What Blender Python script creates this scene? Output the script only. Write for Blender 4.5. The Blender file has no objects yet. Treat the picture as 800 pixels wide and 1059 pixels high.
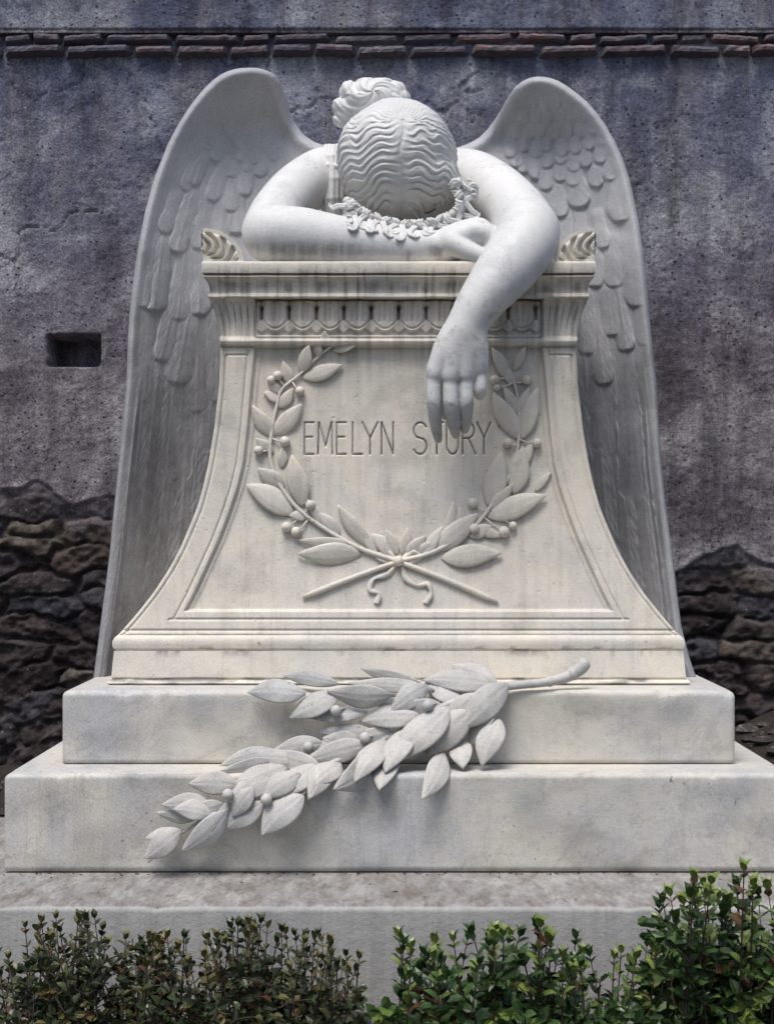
import bpy, math, random
import numpy as np
from mathutils import Vector, Matrix

F = 1364.0; CX = 412.0; CY = 555.0; EYE = 1.45
rng = np.random.default_rng(7)
random.seed(7)
scene = bpy.context.scene
COL = scene.collection

def P(px, py, d):
    """metres of a point seen at photo pixel (px,py) standing d metres ahead"""
    return np.array([(px-CX)*d/F, d, EYE+(CY-py)*d/F])

# ------------------------------------------------------------------ noise
_lat = rng.random((64, 64, 64)).astype(np.float32)
def vnoise(x, y, z):
    x = np.asarray(x, np.float32); y = np.asarray(y, np.float32)+0*x; z = np.asarray(z, np.float32)+0*x
    xi = np.floor(x).astype(np.int64); yi = np.floor(y).astype(np.int64); zi = np.floor(z).astype(np.int64)
    fx = x-xi; fy = y-yi; fz = z-zi
    fx = fx*fx*(3-2*fx); fy = fy*fy*(3-2*fy); fz = fz*fz*(3-2*fz)
    def L(a, b, c): return _lat[(xi+a) & 63, (yi+b) & 63, (zi+c) & 63]
    r = 0
    for a in (0, 1):
        for b in (0, 1):
            for c in (0, 1):
                r = r + L(a, b, c)*(fx if a else 1-fx)*(fy if b else 1-fy)*(fz if c else 1-fz)
    return r*2-1
def fbm(x, y, z, o=4):
    r = 0; a = 1.0; f = 1.0; t = 0
    for i in range(o):
        r = r + a*vnoise(x*f+i*13.7, y*f+i*5.1, z*f+i*9.3); t += a; a *= .5; f *= 2.03
    return r/t
def sstep(a, b, x):
    t = np.clip((x-a)/(b-a), 0, 1); return t*t*(3-2*t)

# ------------------------------------------------------------------ objects
def link(o, parent=None):
    COL.objects.link(o)
    if parent is not None: o.parent = parent
    return o
def meshobj(name, verts, faces, mat, parent=None, smooth=True, origin=None):
    """origin: world position of the object's own origin (parent's origin if parented)"""
    verts = np.asarray(verts, float)
    me = bpy.data.meshes.new(name)
    org = np.array(origin if origin is not None else (0, 0, 0), float)
    if parent is not None:
        o_par = np.array(parent.get('_o', (0, 0, 0)), float)
    v = verts-org
    nf = len(faces)
    if isinstance(faces, np.ndarray):
        k = faces.shape[1]
        me.vertices.add(len(v)); me.vertices.foreach_set('co', v.ravel())
        me.loops.add(nf*k); me.loops.foreach_set('vertex_index', faces.ravel().astype(np.int32))
        me.polygons.add(nf); me.polygons.foreach_set('loop_start', np.arange(0, nf*k, k, dtype=np.int32))
        me.update(calc_edges=True); me.validate()
    else:
        me.from_pydata([tuple(p) for p in v], [], [tuple(int(i) for i in f) for f in faces])
        me.validate()
    me.polygons.foreach_set('use_smooth', np.full(len(me.polygons), smooth))
    me.materials.append(mat)
    me.update()
    o = bpy.data.objects.new(name, me)
    link(o, parent)
    if parent is not None:
        o.location = org-o_par
    else:
        o.location = org
    o['_o'] = tuple(org)
    return o
def empty(name, loc):
    o = bpy.data.objects.new(name, None); link(o); o.location = loc; o['_o'] = tuple(loc)
    o.empty_display_size = .1
    return o
def tag(o, label=None, cat=None, group=None, kind=None):
    if label: o['label'] = label
    if cat: o['category'] = cat
    if group: o['group'] = group
    if kind: o['kind'] = kind
    return o
class MB:
    def __init__(s): s.v = []; s.f = []; s.n = 0
    def add(s, v, f):
        s.v.append(np.asarray(v, float)); s.f += [tuple(int(i)+s.n for i in q) for q in f]; s.n += len(v)
    def build(s, name, mat, parent=None, smooth=True, origin=None):
        return meshobj(name, np.concatenate(s.v), s.f, mat, parent, smooth, origin)

def gridfaces(nr, nc, off=0, flip=False, wrap=False):
    i = np.arange(nr-1)[:, None]; j = np.arange(nc if wrap else nc-1)[None, :]
    j2 = (j+1) % nc
    a = i*nc+j; b = i*nc+j2; c = (i+1)*nc+j2; d = (i+1)*nc+j
    q = np.stack([a, b, c, d] if not flip else [d, c, b, a], -1).reshape(-1, 4)
    return q+off

def tube(mb, pts, rad, n=8):
    pts = [np.asarray(p, float) for p in pts]
    rings = []; up = np.array([0.13, .2, 1.0])
    for i, p in enumerate(pts):
        t = pts[min(i+1, len(pts)-1)]-pts[max(i-1, 0)]; t /= (np.linalg.norm(t)+1e-9)
        s = np.cross(t, up); 
        if np.linalg.norm(s) < .1: s = np.cross(t, [1, 0, 0])
        s /= np.linalg.norm(s); u = np.cross(s, t)
        r = rad[i] if hasattr(rad, '__len__') else rad
        a = np.linspace(0, 2*np.pi, n, endpoint=False)
        rings.append(p+r*(np.cos(a)[:, None]*s+np.sin(a)[:, None]*u))
    v = np.concatenate(rings+[pts[0][None], pts[-1][None]])
    m = len(pts); f = [tuple(q) for q in gridfaces(m, n, wrap=True)]
    for j in range(n):
        f.append((m*n, (j+1) % n, j)); f.append((m*n+1, (m-1)*n+j, (m-1)*n+(j+1) % n))
    mb.add(v, f)
def spline(pts, n):
    pts = np.asarray(pts, float); m = len(pts); out = []
    t = np.linspace(0, m-1, n)
    e = np.vstack([2*pts[0]-pts[1], pts, 2*pts[-1]-pts[-2]])
    for x in t:
        i = min(int(x), m-2); u = x-i; p0, p1, p2, p3 = e[i], e[i+1], e[i+2], e[i+3]
        out.append(.5*((2*p1)+(-p0+p2)*u+(2*p0-5*p1+4*p2-p3)*u*u+(-p0+3*p1-3*p2+p3)*u**3))
    return np.array(out)
def ball(mb, c, r, n=10, sc=(1, 1, 1)):
    v = []; f = []
    for i in range(n+1):
        th = math.pi*i/n
        for j in range(n*2):
            ph = math.pi*j/n
            v.append((c[0]+r*sc[0]*math.sin(th)*math.cos(ph), c[1]+r*sc[1]*math.sin(th)*math.sin(ph), c[2]+r*sc[2]*math.cos(th)))
    mb.add(v, [tuple(q) for q in gridfaces(n+1, n*2, wrap=True, flip=True)])

# ------------------------------------------------------------------ materials
def newmat(name):
    m = bpy.data.materials.new(name); m.use_nodes = True
    nt = m.node_tree; nt.nodes.clear()
    out = nt.nodes.new('ShaderNodeOutputMaterial'); b = nt.nodes.new('ShaderNodeBsdfPrincipled')
    nt.links.new(b.outputs[0], out.inputs[0])
    return m, nt, b
def nd(nt, t, **kw):
    n = nt.nodes.new(t)
    for k, v in kw.items():
        if k in n.inputs: n.inputs[k].default_value = v
        else: setattr(n, k, v)
    return n
def coords(nt, scale=(1, 1, 1), loc=(0, 0, 0)):
    g = nd(nt, 'ShaderNodeNewGeometry'); mp = nd(nt, 'ShaderNodeMapping')
    mp.inputs['Scale'].default_value = scale; mp.inputs['Location'].default_value = loc
    nt.links.new(g.outputs['Position'], mp.inputs[0]); return mp.outputs[0]
def noise(nt, scale, detail=5, rough=.6, st=(1, 1, 1), loc=(0, 0, 0), dist=0):
    n = nd(nt, 'ShaderNodeTexNoise'); n.inputs['Scale'].default_value = scale; n.inputs['Detail'].default_value = detail
    n.inputs['Roughness'].default_value = rough; n.inputs['Distortion'].default_value = dist
    nt.links.new(coords(nt, st, loc), n.inputs['Vector']); return n.outputs['Fac']
def ramp(nt, fac, stops):
    r = nd(nt, 'ShaderNodeValToRGB'); e = r.color_ramp.elements
    while len(e) > 1: e.remove(e[-1])
    e[0].position = stops[0][0]; e[0].color = (*stops[0][1], 1) if len(stops[0][1]) == 3 else stops[0][1]
    for p, c in stops[1:]:
        x = e.new(p); x.color = (*c, 1)
    nt.links.new(fac, r.inputs[0]); return r.outputs[0]
def mix(nt, fac, a, b, mode='MIX'):
    m = nd(nt, 'ShaderNodeMix', data_type='RGBA', blend_type=mode)
    for s, v in ((0, fac), (6, a), (7, b)):
        if hasattr(v, 'is_linked') or hasattr(v, 'links'): nt.links.new(v, m.inputs[s])
        elif s == 0: m.inputs[0].default_value = v
        else: m.inputs[s].default_value = (*v, 1)
    return m.outputs[2]
def g3(x): return (x, x, x)
def math_(nt, op, a, b=None):
    m = nd(nt, 'ShaderNodeMath', operation=op)
    for i, v in enumerate((a, b)):
        if v is None: continue
        if hasattr(v, 'links'): nt.links.new(v, m.inputs[i])
        else: m.inputs[i].default_value = v
    return m.outputs[0]
def bump(nt, bsdf, h, strength=.3, dist=.002, prev=None):
    b = nd(nt, 'ShaderNodeBump'); b.inputs['Strength'].default_value = strength; b.inputs['Distance'].default_value = dist
    nt.links.new(h, b.inputs['Height'])
    if prev is not None: nt.links.new(prev, b.inputs['Normal'])
    nt.links.new(b.outputs[0], bsdf.inputs['Normal']); return b.outputs[0]

def marble(name, base, stain, warm, streak=.5, speck=.5, grey=.35, loc=(0, 0, 0), vein=.0, pat=(.10, .10, .10)):
    m, nt, b = newmat(name)
    n1 = noise(nt, 3.6, 8, .68, loc=loc, dist=.4)
    c = mix(nt, ramp(nt, n1, [(.38, g3(0)), (.60, g3(1))]), base, warm)
    n2 = noise(nt, 9, 8, .7, loc=loc)
    c = mix(nt, ramp(nt, n2, [(.50, g3(0)), (.72, g3(grey))]), c, stain)
    # faint veins
    v = noise(nt, 1.6, 9, .7, st=(1, 1, .6), loc=(3, loc[1], 1), dist=1.6)
    vv = math_(nt, 'ABSOLUTE', math_(nt, 'SUBTRACT', v, .5))
    c = mix(nt, ramp(nt, vv, [(0, g3(vein)), (.012, g3(0))]), c, tuple(x*.6 for x in stain))
    # rain streaks run down the stone
    s = noise(nt, 1, 6, .75, st=(34, 10, 2.2), loc=loc)
    s2 = noise(nt, 2.2, 3, .5, loc=(7, 2, 1))
    sf = math_(nt, 'MULTIPLY', ramp(nt, s, [(.50, g3(0)), (.72, g3(streak))]), ramp(nt, s2, [(.42, g3(.15)), (.62, g3(1))]))
    c = mix(nt, sf, c, tuple(x*.5 for x in stain))
    # lichen specks
    w = noise(nt, 95, 3, .6, loc=loc); w2 = noise(nt, 5, 4, .6, loc=(1, 4, loc[2]))
    wf = math_(nt, 'MULTIPLY', ramp(nt, w, [(.66, g3(0)), (.73, g3(speck))]), ramp(nt, w2, [(.48, g3(0)), (.6, g3(1))]))
    c = mix(nt, wf, c, (.06, .06, .06))
    pa = nd(nt, 'ShaderNodeAttribute', attribute_name='patina_shade')
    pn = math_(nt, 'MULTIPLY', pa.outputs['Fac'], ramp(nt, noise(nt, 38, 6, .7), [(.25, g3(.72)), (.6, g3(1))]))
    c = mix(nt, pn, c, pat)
    sm = noise(nt, 26, 5, .75, loc=(5, loc[0], 2)); c = mix(nt, ramp(nt, sm, [(.60, g3(0)), (.72, g3(speck*.55))]), c, tuple(x*.55 for x in stain))
    fine = noise(nt, 240, 3, .7)
    c = mix(nt, .34, c, ramp(nt, fine, [(.3, g3(.25)), (.7, g3(.75))]), 'OVERLAY')
    nt.links.new(c, b.inputs['Base Color'])
    nt.links.new(ramp(nt, n2, [(.3, g3(.42)), (.7, g3(.68))]), b.inputs['Roughness'])
    b.inputs['Specular IOR Level'].default_value = .35
    b.inputs['Subsurface Weight'].default_value = .08
    b.inputs['Subsurface Radius'].default_value = (.01, .008, .006)
    b.inputs['Subsurface Scale'].default_value = .5
    h = noise(nt, 130, 5, .7)
    p1 = bump(nt, b, h, .22, .003)
    h2 = noise(nt, 22, 5, .6)
    bump(nt, b, h2, .25, .006, p1)
    return m

M = {}
M['figure'] = marble('statue_marble', (.63, .635, .63), (.36, .36, .365), (.71, .705, .69), .20, .8, .5, pat=(.13, .125, .125))
M['hair'] = marble('hair_marble', (.62, .625, .615), (.36, .36, .36), (.69, .685, .67), .10, .2, .2, (4, 1, 2))
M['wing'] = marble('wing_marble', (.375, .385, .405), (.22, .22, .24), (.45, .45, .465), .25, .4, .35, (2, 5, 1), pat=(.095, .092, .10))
M['die'] = marble('pedestal_marble', (.60, .575, .53), (.40, .375, .33), (.71, .66, .565), .45, .6, .25, (9, 2, 3), pat=(.12, .11, .10))
M['step'] = marble('step_marble', (.50, .50, .505), (.30, .29, .275), (.62, .59, .52), .35, .8, .40, (1, 8, 6), vein=.22)
M['leafm'] = marble('leaf_marble', (.46, .46, .455), (.28, .28, .28), (.56, .54, .50), .15, .6, .4, (3, 3, 7))
def patina_shade(o, fn):
    n = len(o.data.vertices); co = np.empty(n*3); o.data.vertices.foreach_get('co', co); co = co.reshape(-1, 3)+np.array(o['_o'])
    x = CX+co[:, 0]*F/co[:, 1]; y = CY-(co[:, 2]-EYE)*F/co[:, 1]
    a = o.data.attributes.new('patina_shade', 'FLOAT', 'POINT'); a.data.foreach_set('value', np.clip(fn(x, y, co), 0, 1).astype(np.float32))
def streaks(x, y, f=.22, seed=0): return fbm(x*f, y*.012+seed, 0*x+seed, 4)
m, nt, b = newmat('old_lead'); b.inputs['Base Color'].default_value = (.16, .155, .15, 1); b.inputs['Roughness'].default_value = .8
nt.links.new(ramp(nt, noise(nt, 30, 4), [(.35, g3(.07)), (.6, g3(.34))]), b.inputs['Base Color']); M['lead'] = m

# base slab: weathered top
m, nt, b = newmat('weathered_slab')
c = ramp(nt, noise(nt, 3, 8, .7), [(.3, (.34, .335, .33)), (.7, (.46, .45, .43))])
st = noise(nt, 1, 9, .8, st=(26, 9, 20))
g = nd(nt, 'ShaderNodeNewGeometry'); sx = nd(nt, 'ShaderNodeSeparateXYZ'); nt.links.new(g.outputs['Normal'], sx.inputs[0])
topf = ramp(nt, sx.outputs[2], [(.7, g3(0)), (.95, g3(1))])
f1 = math_(nt, 'MULTIPLY', ramp(nt, st, [(.40, g3(0.1)), (.62, g3(1))]), topf)
c = mix(nt, f1, c, (.16, .14, .12))
st2 = noise(nt, 1, 8, .8, st=(60, 22, 40), loc=(3, 3, 3)); c = mix(nt, math_(nt, 'MULTIPLY', ramp(nt, st2, [(.55, g3(0)), (.68, g3(.8))]), topf), c, (.035, .03, .025))
s = noise(nt, 1, 6, .75, st=(30, 8, 1.5))
c = mix(nt, ramp(nt, s, [(.45, g3(0)), (.75, g3(.6))]), c, (.2, .2, .2))
nt.links.new(c, b.inputs['Base Color']); b.inputs['Roughness'].default_value = .75
p1 = bump(nt, b, noise(nt, 120, 5, .7), .4, .004); bump(nt, b, noise(nt, 14, 5, .6), .4, .01, p1)
M['slab'] = m

# wall plaster / rubble by mesh attribute
m, nt, b = newmat('wall_render')
at = nd(nt, 'ShaderNodeAttribute', attribute_name='stone'); at2 = nd(nt, 'ShaderNodeAttribute', attribute_name='cell')
at3 = nd(nt, 'ShaderNodeAttribute', attribute_name='blue')
n1 = noise(nt, 2.0, 8, .68, dist=.5)
pl = ramp(nt, n1, [(.34, (.095, .080, .092)), (.5, (.20, .175, .20)), (.60, (.38, .355, .37))])
plb = ramp(nt, n1, [(.34, (.075, .083, .145)), (.5, (.175, .190, .275)), (.60, (.38, .40, .46))])
pl = mix(nt, at3.outputs['Fac'], pl, plb)
s = noise(nt, 1, 6, .7, st=(7, 2, .9)); pl = mix(nt, ramp(nt, s, [(.44, g3(0)), (.68, g3(.75))]), pl, (.042, .038, .048))
s = noise(nt, 1, 7, .75, st=(6, 2, 1.3), loc=(4, 0, 3)); pl = mix(nt, ramp(nt, s, [(.50, g3(0)), (.68, g3(.65))]), pl, (.30, .29, .30))
gr = noise(nt, 110, 5, .8); pl = mix(nt, .85, pl, ramp(nt, gr, [(.3, g3(.1)), (.7, g3(.9))]), 'OVERLAY')
vo = nd(nt, 'ShaderNodeTexVoronoi'); vo.inputs['Scale'].default_value = 34; nt.links.new(coords(nt), vo.inputs['Vector'])
wn = nd(nt, 'ShaderNodeSeparateColor'); nt.links.new(vo.outputs['Color'], wn.inputs[0])
sp = math_(nt, 'MULTIPLY', ramp(nt, vo.outputs['Distance'], [(.10, g3(1)), (.17, g3(0))]), ramp(nt, wn.outputs[0], [(.78, g3(0)), (.86, g3(1))]))
pl = mix(nt, math_(nt, 'MULTIPLY', sp, .8), pl, (.40, .38, .40))
spd = math_(nt, 'MULTIPLY', ramp(nt, vo.outputs['Distance'], [(.12, g3(1)), (.2, g3(0))]), ramp(nt, wn.outputs[1], [(.66, g3(0)), (.7, g3(1))]))
pl = mix(nt, math_(nt, 'MULTIPLY', spd, .8), pl, (.025, .022, .03))
rub = ramp(nt, at2.outputs['Fac'], [(0, (.034, .027, .028)), (.35, (.072, .056, .056)), (.6, (.055, .054, .064)), (.85, (.095, .074, .062)), (1, (.12, .105, .09))])
rub = mix(nt, .9, rub, ramp(nt, noise(nt, 22, 9, .8), [(.3, g3(.1)), (.7, g3(.9))]), 'OVERLAY')
moss = noise(nt, 4, 6, .7); crk = math_(nt, 'ABSOLUTE', math_(nt, 'SUBTRACT', noise(nt, 1.5, 8, .62, loc=(6, 1, 2), dist=.8), .5)); crm = noise(nt, 1.1, 2, .5, loc=(2, 8, 3))
pl = mix(nt, math_(nt, 'MULTIPLY', ramp(nt, crk, [(0, g3(.9)), (.0045, g3(0))]), ramp(nt, crm, [(.5, g3(0)), (.56, g3(1))])), pl, (.02, .018, .024))
rub = mix(nt, ramp(nt, moss, [(.5, g3(0)), (.66, g3(.7))]), rub, (.010, .009, .010))
mo2 = noise(nt, 7, 7, .7, loc=(2, 0, 5)); rub = mix(nt, ramp(nt, mo2, [(.55, g3(0)), (.66, g3(.7))]), rub, (.11, .10, .115))
wsp = math_(nt, 'MULTIPLY', sp, .6); rub = mix(nt, wsp, rub, (.30, .28, .29))
nt.links.new(mix(nt, at.outputs['Fac'], pl, rub), b.inputs['Base Color']); b.inputs['Roughness'].default_value = .92
b.inputs['Specular IOR Level'].default_value = .2
p1 = bump(nt, b, math_(nt, 'SUBTRACT', noise(nt, 60, 6, .75), math_(nt, 'MULTIPLY', spd, .5)), .7, .012); bump(nt, b, noise(nt, 14, 8, .75), .55, .03, p1)
M['wall'] = m
m, nt, b = newmat('old_brick')
at = nd(nt, 'ShaderNodeAttribute', attribute_name='cell')
c = ramp(nt, at.outputs['Fac'], [(0, (.11, .095, .125)), (.4, (.16, .125, .135)), (.8, (.23, .15, .14)), (1, (.22, .195, .20))])
c = mix(nt, .7, c, ramp(nt, noise(nt, 30, 6, .7), [(.3, g3(.15)), (.7, g3(.85))]), 'OVERLAY')
c = mix(nt, ramp(nt, noise(nt, 9, 5, .7), [(.40, g3(0)), (.6, g3(.8))]), c, (.12, .125, .165))
nt.links.new(c, b.inputs['Base Color']); b.inputs['Roughness'].default_value = .9
bump(nt, b, noise(nt, 60, 6, .7), .8, .012); M['brick'] = m
m, nt, b = newmat('soil')
c = ramp(nt, noise(nt, 14, 9, .75), [(.3, (.018, .013, .012)), (.6, (.055, .04, .032)), (.8, (.10, .08, .065))])
nt.links.new(c, b.inputs['Base Color']); b.inputs['Roughness'].default_value = .95
bump(nt, b, noise(nt, 50, 8, .75), 1, .03); M['soil'] = m
m, nt, b = newmat('pebble'); nt.links.new(ramp(nt, noise(nt, 25, 3), [(.35, (.022, .018, .018)), (.55, (.05, .042, .04)), (.72, (.30, .28, .26))]), b.inputs['Base Color']); b.inputs['Roughness'].default_value = .85; M['pebble'] = m
def leafmat(name, dark, mid_green, yellow):
    m, nt, b = newmat(name)
    at = nd(nt, 'ShaderNodeAttribute', attribute_name='tint')
    c = ramp(nt, at.outputs['Fac'], [(0, dark), (.55, mid_green), (.93, yellow), (1, (.12, .06, .03))])  # leaf colour varies at random from leaf to leaf
    c = mix(nt, .35, c, ramp(nt, noise(nt, 120, 3), [(.3, g3(.2)), (.7, g3(.8))]), 'OVERLAY')
    nt.links.new(c, b.inputs['Base Color']); b.inputs['Roughness'].default_value = .34
    b.inputs['Specular IOR Level'].default_value = .45
    b.inputs['Transmission Weight'].default_value = 0
    return m
M['leaf'] = leafmat('box_leaf', (.014, .034, .012), (.060, .115, .032), (.20, .26, .06))
M['leaf2'] = leafmat('box_leaf_dull', (.016, .028, .013), (.060, .076, .032), (.16, .14, .05))
m, nt, b = newmat('bark'); b.inputs['Base Color'].default_value = (.05, .032, .024, 1); b.inputs['Roughness'].default_value = .9; M['bark'] = m

# ------------------------------------------------------------------ implicit sculpting
class Vox:
    def __init__(s, lo, hi, h):
        s.lo = np.array(lo, float); s.h = h
        s.n = np.ceil((np.array(hi)-s.lo)/h).astype(int)+1
        s.V = np.full(tuple(s.n), .5, np.float32)
    def block(s, lo, hi):
        i0 = np.clip(np.floor((lo-s.lo)/s.h).astype(int), 0, s.n); i1 = np.clip(np.ceil((hi-s.lo)/s.h).astype(int)+1, 0, s.n)
        sl = tuple(slice(a, b) for a, b in zip(i0, i1))
        g = [s.lo[k]+s.h*np.arange(i0[k], i1[k]) for k in range(3)]
        X, Y, Z = np.meshgrid(*g, indexing='ij', sparse=True)
        return sl, X.astype(np.float32), Y.astype(np.float32), Z.astype(np.float32)
    def put(s, sl, d, k):
        a = s.V[sl]
        if k > 0:
            h = np.clip(.5+.5*(a-d)/k, 0, 1); s.V[sl] = a*(1-h)+d*h-k*h*(1-h)
        else: s.V[sl] = np.minimum(a, d)
    def cone(s, a, ra, b, rb, k=.015, sub=False):
        a = np.asarray(a, float); b = np.asarray(b, float); m = max(ra, rb)+3*k+.012
        sl, X, Y, Z = s.block(np.minimum(a, b)-m, np.maximum(a, b)+m)
        if s.V[sl].size == 0: return
        ba = b-a; L = max(ba@ba, 1e-9)
        t = np.clip(((X-a[0])*ba[0]+(Y-a[1])*ba[1]+(Z-a[2])*ba[2])/L, 0, 1)
        d = np.sqrt((X-a[0]-t*ba[0])**2+(Y-a[1]-t*ba[1])**2+(Z-a[2]-t*ba[2])**2)-(ra+(rb-ra)*t)
        if sub:
            A = s.V[sl]; h = np.clip(.5-.5*(A+d)/k, 0, 1); s.V[sl] = A*(1-h)-d*h+k*h*(1-h)
        else: s.put(sl, d, k)
    def chain(s, pts, k=.015):
        for p, q in zip(pts[:-1], pts[1:]): s.cone(p[0], p[1], q[0], q[1], k)
    def ell(s, c, r, k=.015, disp=None, rot=None):
        c = np.asarray(c, float); r = np.asarray(r, float); m = r.max()+3*k+.02
        sl, X, Y, Z = s.block(c-m, c+m)
        x, y, z = X-c[0], Y-c[1], Z-c[2]
        if rot is not None:
            R = np.array(rot); x, y, z = (R[0, 0]*x+R[0, 1]*y+R[0, 2]*z, R[1, 0]*x+R[1, 1]*y+R[1, 2]*z, R[2, 0]*x+R[2, 1]*y+R[2, 2]*z)
        q = np.sqrt((x/r[0])**2+(y/r[1])**2+(z/r[2])**2); q2 = np.sqrt((x/r[0]**2)**2+(y/r[1]**2)**2+(z/r[2]**2)**2)
        d = q*(q-1)/np.maximum(q2, 1e-6)
        if disp is not None: d = d-disp(X+0*d, Y+0*d, Z+0*d)
        s.put(sl, d.astype(np.float32), k)
    def merge(s, o, k):
        """o: Vox with identical grid"""
        s.put((slice(None),)*3, o.V, k)
    def mesh(s):
        V = s.V; nx, ny, nz = V.shape; ins = V < 0
        cs = (nx-1, ny-1, nz-1)
        cnt = np.zeros(cs, np.int8)
        for a in (0, 1):
            for b in (0, 1):
                for c in (0, 1): cnt += ins[a:nx-1+a, b:ny-1+b, c:nz-1+c]
        act = (cnt > 0) & (cnt < 8); ci = np.argwhere(act); idx = np.full(cs, -1, np.int64); idx[act] = np.arange(len(ci))
        acc = np.zeros((len(ci), 3)); num = np.zeros(len(ci))
        cor = [(a, b, c) for a in (0, 1) for b in (0, 1) for c in (0, 1)]
        vals = {c: V[ci[:, 0]+c[0], ci[:, 1]+c[1], ci[:, 2]+c[2]].astype(float) for c in cor}
        for c in cor:
            for ax in range(3):
                if c[ax] == 0:
                    e = list(c); e[ax] = 1; e = tuple(e)
                    v0, v1 = vals[c], vals[e]; m = (v0 < 0) != (v1 < 0)
                    t = np.where(m, v0/np.where(m, v0-v1, 1), 0)
                    p = np.tile(np.array(c, float), (len(ci), 1)); p[:, ax] += t
                    acc[m] += p[m]; num[m] += 1
        vt = (ci+acc/num[:, None])*s.h+s.lo
        F_ = []
        for ax in range(3):
            o = [k for k in range(3) if k != ax]
            sl0 = [slice(None)]*3; sl1 = [slice(None)]*3; sl0[ax] = slice(0, -1); sl1[ax] = slice(1, None)
            A = ins[tuple(sl0)]; B = ins[tuple(sl1)]; ch = A != B
            e = np.argwhere(ch)
            ok = (e[:, o[0]] > 0) & (e[:, o[1]] > 0) & (e[:, o[0]] < V.shape[o[0]]-1) & (e[:, o[1]] < V.shape[o[1]]-1)
            e = e[ok]
            inside = ins[e[:, 0], e[:, 1], e[:, 2]]
            def cid(d0, d1):
                q = e.copy(); q[:, o[0]] -= d0; q[:, o[1]] -= d1; return idx[q[:, 0], q[:, 1], q[:, 2]]
            q = np.stack([cid(1, 1), cid(0, 1), cid(0, 0), cid(1, 0)], -1)
            if ax == 1: q = q[:, ::-1]
            q = np.where(inside[:, None], q, q[:, ::-1]); F_.append(q)
        return vt, np.concatenate(F_)

def schain(vx, pts, k=.004, n=26):
    c = np.array([p[0] for p in pts]); r_ = np.array([p[1] for p in pts])
    q = spline(np.concatenate([c, r_[:, None]], 1), n)
    vx.chain([(a[:3], float(a[3])) for a in q], k)
def pr(px, py, d, r): return (P(px, py, d), r*d/F)

# ================================================================== CAMERA, LIGHT, SKY
cam_d = bpy.data.cameras.new('camera'); cam = bpy.data.objects.new('camera', cam_d); COL.objects.link(cam)
cam.location = (0, 0, EYE); cam.rotation_euler = (math.radians(90), 0, 0)
cam_d.sensor_fit = 'VERTICAL'; cam_d.sensor_height = 24; cam_d.sensor_width = 18.1; cam_d.lens = 24*F/1059
cam_d.shift_x = -(CX-400)/1059; cam_d.shift_y = (CY-529.5)/1059
cam_d.clip_start = .05; cam_d.clip_end = 500
scene.camera = cam
w = bpy.data.worlds.new('World'); scene.world = w; w.use_nodes = True; nt = w.node_tree
bg = nt.nodes['Background']; sky = nt.nodes.new('ShaderNodeTexSky'); sky.sky_type = 'NISHITA'; sky.sun_disc = False
SUN_EL, SUN_AZ = 66, 205     # azimuth the sun stands at, clockwise from +Y
sky.sun_elevation = math.radians(SUN_EL); sky.sun_rotation = math.radians(SUN_AZ)
sky.air_density = 1.0; sky.dust_density = 3.5; sky.ozone_density = 1.2
nt.links.new(sky.outputs[0], bg.inputs[0]); bg.inputs[1].default_value = .07
sd = bpy.data.lights.new('sun', 'SUN'); so = bpy.data.objects.new('sun', sd); COL.objects.link(so)
sd.energy = 1.5; sd.angle = math.radians(28); sd.color = (1, .975, .94)
az = math.radians(SUN_AZ); el = math.radians(SUN_EL)
dirv = Vector((math.sin(az)*math.cos(el), math.cos(az)*math.cos(el), math.sin(el)))
so.rotation_euler = dirv.to_track_quat('Z', 'Y').to_euler(); so.location = (0, 0, 8)
scene.view_settings.view_transform = 'Standard'; scene.view_settings.look = 'None'
scene.view_settings.exposure = .86; scene.view_settings.gamma = 1

# ================================================================== GROUND
gx = np.concatenate([[-60, -25, -10, -6], np.linspace(-4, 4, 401), [6, 10, 25, 60]])
gy = np.concatenate([[-60, -20, -6, -2, 0, 1], np.linspace(1.5, 5.6, 260), [7, 10, 25, 60]])
X, Y = np.meshgrid(gx, gy)
Z = .52*sstep(3.0, 4.5, Y)+.30*sstep(.9, 1.7, X)*sstep(3.2, 4.9, Y)*(Y < 6)+.05*sstep(4.6, 5, Y)
near = (abs(X) < 5) & (Y > 1) & (Y < 6)
Z = Z+near*(.02*fbm(X*4, Y*4, 0*X+.5, 4)+.012*fbm(X*22, Y*22, 0*X+.5, 2)+.02*fbm(X*11, Y*11, 0*X+7, 4))
Z = np.where(Y >= 5.6, np.minimum(Z, .5), Z)
g = meshobj('ground', np.stack([X, Y, Z], -1).reshape(-1, 3), gridfaces(*X.shape), M['soil']); tag(g, kind='structure')
def groundz(x, y):
    return .52*sstep(3.0, 4.5, y)+.30*sstep(.9, 1.7, x)*sstep(3.2, 4.9, y)+.05*sstep(4.6, 5, y)+.02*fbm(np.array(x*4.), np.array(y*4.), np.array(.5), 4)+.012*fbm(np.array(x*22.), np.array(y*22.), np.array(.5), 2)
mb = MB()
for i in range(3000):
    x = rng.uniform(.9, 2.4) if i % 3 else rng.uniform(-2.4, -.95); y = rng.uniform(3.4, 4.92); r = rng.uniform(.003, .010)
    ball(mb, (x, y, float(groundz(x, y))+r*.35), r, 3, (rng.uniform(.8, 1.4), rng.uniform(.8, 1.3), rng.uniform(.5, .8)))
for i in range(260):
    x = rng.uniform(.95, 2.2) if i % 4 else rng.uniform(-2.2, -.95); y = rng.uniform(4.2, 4.93); r = rng.uniform(.015, .045)
    ball(mb, (x, y, float(groundz(x, y))+r*.1), r, 4, (rng.uniform(.8, 1.5), rng.uniform(.8, 1.3), rng.uniform(.4, .7)))
o = mb.build('gravel', M['pebble'], smooth=False)
tag(o, 'small pale pebbles scattered over the dark soil at the foot of the wall', 'gravel', kind='stuff')

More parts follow.
